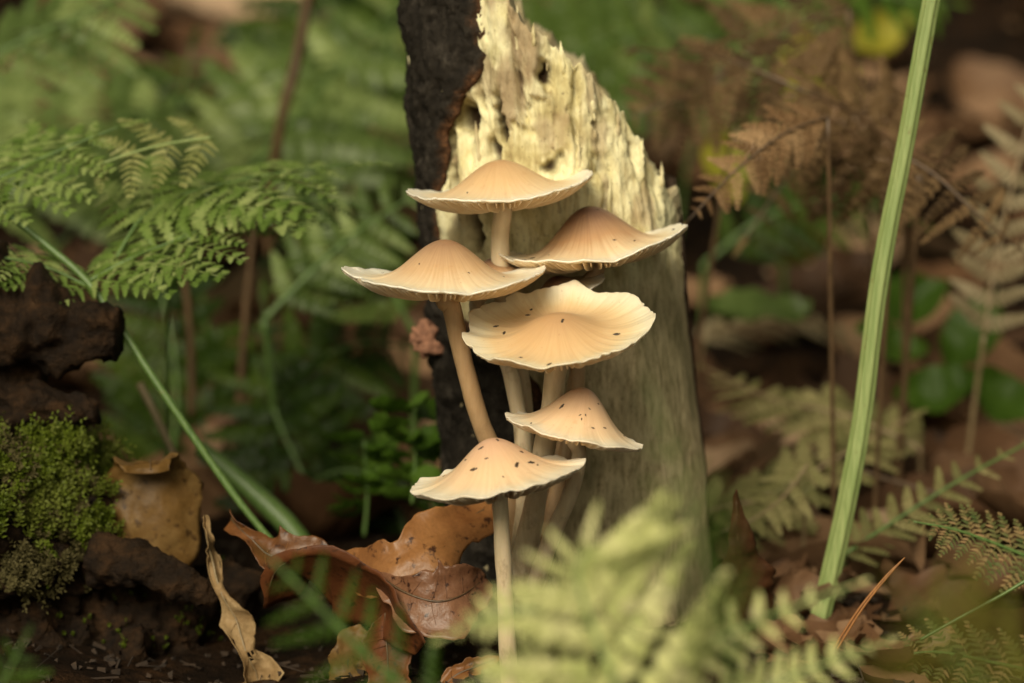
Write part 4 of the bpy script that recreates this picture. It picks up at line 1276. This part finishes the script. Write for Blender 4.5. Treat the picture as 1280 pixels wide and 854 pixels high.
for lab, q, s, rot, m in [
    ('bright yellow leaf hanging high beside the grass stalk', (1095, 45, 44), 2.6, (1.1, 0.3, 0.6), 'leaf_yellow'),
    ('yellow leaf high among the withered brown ferns', (1000, 78, 32), 2.4, (1.2, -0.3, 1.3), 'leaf_yellow'),
    ('small yellow-green leaf behind the brown fern blade', (1040, 92, 32), 2.4, (1.2, 0.2, 2.2), 'leaf_yellow'),
    ('dull yellow leaf lying below the brown fern', (985, 305, 30), 3.0, (0.9, 0.2, 0.4), 'fern_olive'),
    ('yellow leaf glimpsed between brown fern and stump', (905, 210, 30), 2.4, (1.2, 0.2, 1.9), 'leaf_yellow'),
    ('grey-green leaf lying on the litter beyond the stump', (945, 395, 24), 3.2, (0.4, 0.1, 0.1), 'fern_soft'),
    ('bright green leaf on the litter behind the grass stalk', (1130, 380, 26), 2.8, (0.9, 0.2, 0.5), 'leaf_green'),
    ('bright green leaf low behind the shrivelled fern', (1215, 420, 24), 2.8, (0.9, -0.2, 1.0), 'leaf_green'),
    ('rounded green leaf beside the pale ground fern', (1170, 490, 20), 2.4, (0.9, -0.1, 0.2), 'leaf_green'),
    ('dark green leaf over the pale ground fern', (1250, 500, 20), 2.6, (0.9, 0.1, 2.6), 'leaf_green'),
    ('green leaf beside the grass stalk in the shade', (1110, 430, 22), 2.2, (0.9, 0.3, 2.9), 'leaf_green'),
]:
    p = at(*q)
    me = leaf_mesh('broad_leaf', M[m], len(lab), False)
    o = put('broad_leaf', me, None, Matrix.Translation(p) @ Matrix.Rotation(rot[0], 4, 'X') @ Matrix.Rotation(rot[1], 4, 'Y') @ Matrix.Rotation(rot[2], 4, 'Z') @ Matrix.Scale(s, 4))
    tag(o, lab, 'leaf')

# small leafy seedlings beside the stump bark
for k, (a, b, Yd, lab) in enumerate([(515, 560, 8.5, 'small leafy green seedling close beside the dark rippled bark'), (455, 600, 10, 'small green seedling in the hollow between log and stump'), (540, 610, 9, 'tiny green seedling at the foot of the dark bark')]):
    base = at(a, b + 70, Yd)
    root = thing('seedling', lab, 'seedling', base, None)
    rk = random.Random(60 + k)
    Vt, Ft = tube([tuple(base), tuple(at(a + 4, b + 20, Yd)), tuple(at(a, b - 50, Yd))], [0.05, 0.04, 0.02], 7, 16)
    obj('stem', Vt, Ft, M['stalk_green'], root)
    me = leaf_mesh('leaflet', M['leaf_green'], 70 + k, False)
    for j in range(14):
        q = at(a + rk.uniform(-8, 8), b + 40 - 100 * j / 14, Yd)
        Mx = Matrix.Translation(q) @ Matrix.Rotation(rk.uniform(0, 6.3), 4, 'Z') @ Matrix.Rotation(rk.uniform(-0.4, 0.2), 4, 'Y') @ Matrix.Rotation(rk.uniform(0.2, 0.7), 4, 'X') @ Matrix.Scale(rk.uniform(0.7, 1.2), 4) @ Matrix.Translation((0.5, 0, 0))
        put('leaflet', me, root, Mx)

# ------------------------------------------------------------------ the rotten mossy log
lc = at(60, 860, 3.6)
log = thing('rotten_log', 'dark rotten log covered with green moss beside the leaf pile', 'log', lc)


def log_mesh(c, r, n, amp, freq, seed, flat=1.0):
    return lump(c, r, n, amp, freq, seed)


def rough_lump(c, r, n, amp, freq, sd):
    V_, F_ = lump(c, r, n, amp, freq, sd)
    V_ = V_ + 0.05 * np.stack([fbm(V_ * 6, 3, sd + 15), fbm(V_ * 6, 3, sd + 16), fbm(V_ * 6, 3, sd + 17)], 1) + 0.16 * np.stack([fbm(V_ * 2.2, 4, sd + 2), fbm(V_ * 2.2, 4, sd + 3), fbm(V_ * 2.6, 4, sd + 4)], 1)
    return V_, F_


Vl, Fl = rough_lump(at(100, 905, 4.0), (3.7, 3.0, 4.3), (220, 170), 0.42, 0.55, 503)
obj('log_body', Vl, Fl, M['rotten'], log)
Vm, Fm = rough_lump(at(-20, 680, 3.2), (2.9, 2.2, 2.55), (160, 110), 0.35, 0.7, 551)
obj('log_shoulder', Vm, Fm, M['rotten'], log)
log_bvh = BVHTree.FromPolygons([Vector(v) for v in np.vstack([Vl, Vm])], Fl + [tuple(k + len(Vl) for k in f) for f in Fm])
for pts, r_, sd, am, lab in [
    ([at(-140, 380, 4.2), at(-30, 395, 3.6), at(60, 410, 3.2), at(150, 418, 3.0)], [1.2, 1.15, 0.95, 0.55], 511, 0.55, 'broken black branch stub jutting out of the log top'),
    ([at(-140, 500, 4), at(-20, 505, 3.2), at(60, 515, 2.7), at(122, 516, 2.5)], [0.75, 0.7, 0.52, 0.28], 521, 0.7, 'ragged dark ledge of wood above the moss'),
    ([at(-120, 440, 4.4), at(-40, 450, 4.0), at(20, 460, 3.7), at(55, 470, 3.5)], [1.3, 1.1, 0.8, 0.4], 531, 0.5, None),
    ([at(120, 700, 1.6), at(180, 712, 1.1), at(235, 735, 0.9), at(268, 752, 0.9)], [0.45, 0.42, 0.36, 0.2], 541, 0.6, None)]:
    Vt, Ft = tube(pts, r_, 48, 80, am, sd, freq=1.1)
    Vt = Vt + 0.06 * np.stack([fbm(Vt * 3.2, 3, sd), fbm(Vt * 3.2, 3, sd + 1), fbm(Vt * 3.2, 3, sd + 2)], 1)
    o = obj('branch_stub', Vt, Ft, M['rotten'], log)
    if lab:
        o['label'] = lab


def moss_patch(name, m, count, region, seed, size, label):
    """tufts of tiny pointed leaves growing out of the log wherever the patch covers it"""
    r = random.Random(seed)
    VV, FF = [], []
    made = 0
    for _ in range(count * 4):
        a, b = region(r)
        h = log_bvh.ray_cast(CAM, ray(a, b).normalized())
        if h[0] is None:
            continue
        p, nrm = np.array(h[0]), np.array(h[1])
        lumpy = float(fbm(p[None, :] * 1.6, 2, seed)[0])
        if lumpy < -0.12:
            continue
        d_ = nrm + np.array((r.uniform(-.5, .5), r.uniform(-.5, .5), 0.6 + r.uniform(-.3, .3)))
        d_ /= np.linalg.norm(d_)
        L = size * r.uniform(0.5, 1.3) * (0.75 + 1.1 * max(0, lumpy))
        side = np.cross(d_, (r.uniform(-1, 1), r.uniform(-1, 1), 0.3))
        side /= np.linalg.norm(side) + 1e-9
        oth = np.cross(d_, side)
        for k in range(13):
            q = p + d_ * L * (0.1 + 0.9 * k / 12)
            an = k * 2.4
            o_ = side * math.cos(an) + oth * math.sin(an)
            ll = 0.30 * size * (1.2 - 0.6 * k / 12)
            w_ = np.cross(d_, o_) * ll * 0.30
            i = len(VV)
            tip = q + o_ * ll * 0.85 + d_ * ll * 0.55
            mid = q + o_ * ll * 0.45 + d_ * ll * 0.2
            VV.extend([q, mid + w_, tip, mid - w_])
            FF.append((i, i + 1, i + 2, i + 3))
        made += 1
        if made >= count:
            break
    o = obj(name, np.array(VV), FF, m, log, smooth_=False)
    o['kind'] = 'stuff'
    o['label'] = label


def reg_main(r):
    while True:
        a, b = r.uniform(-30, 150), r.uniform(500, 720)
        if b < 640 + 70 * float(fbm(np.array([[a * 0.03, 0, 0]]), 2, 3)[0]) + 40 * r.random() ** 2 - max(0, a - 90) * 0.2:
            return a, b


moss_patch('moss', M['moss'], 1900, reg_main, 61, 0.55, 'bright green cushion moss')
moss_patch('moss', M['moss_dry'], 500, lambda r: (r.uniform(0, 120), 540 + 200 * r.random()), 62, 0.45, 'dry brown moss strands')
moss_patch('moss', M['moss'], 70, lambda r: (160 + r.gauss(0, 11), 652 + r.gauss(0, 16)), 63, 0.42, 'small green moss tuft')
moss_patch('moss', M['moss'], 90, lambda r: (r.uniform(60, 280), r.uniform(690, 850)), 64, 0.2, 'scattered specks of moss')

# ------------------------------------------------------------------ fine debris on the soil: needle ends, twig bits, crumbs
M['rotten_bits'] = stalk_mat('rotten_bits', (0.012, 0.007, 0.004), (0.05, 0.028, 0.014), (1, 1, 1), 0.9, (0.03, 0.018, 0.01))
r = random.Random(77)
VV, FF = [], []
for k in range(2600):
    x, y = r.uniform(-11, 12), r.uniform(-6, 14)
    VV.append((x, y))
xy = np.array(VV)
zz = ground_z(xy[:, 0], xy[:, 1])
VV = []
for (x, y), z in zip(xy, zz):
    L = r.uniform(0.06, 0.3) if r.random() < 0.82 else r.uniform(0.5, 1.4)
    wd = r.uniform(0.02, 0.10) if L < 0.5 else r.uniform(0.012, 0.03)
    a = r.uniform(0, 6.3)
    e = r.uniform(-0.3, 0.5)
    d_ = np.array((math.cos(a) * math.cos(e), math.sin(a) * math.cos(e), math.sin(e)))
    n_ = np.array((-math.sin(a), math.cos(a), 0.0))
    u_ = np.cross(d_, n_)
    c_ = np.array((x, y, z + 0.04))
    i = len(VV)
    for t_ in (-0.5, 0.5):
        for ang_ in (0, 2.1, 4.2):
            VV.append(c_ + d_ * L * t_ + (n_ * math.cos(ang_) + u_ * math.sin(ang_)) * wd * (0.7 + 0.3 * t_))
    FF += [(i, i + 1, i + 4, i + 3), (i + 1, i + 2, i + 5, i + 4), (i + 2, i, i + 3, i + 5), (i, i + 2, i + 1), (i + 3, i + 4, i + 5)]
fd = obj('forest_debris', np.array(VV), FF, M['rotten_bits'], smooth_=False)
tag(fd, 'crumbs of bark, needles and twig bits strewn on the dark soil', 'debris', kind='stuff')
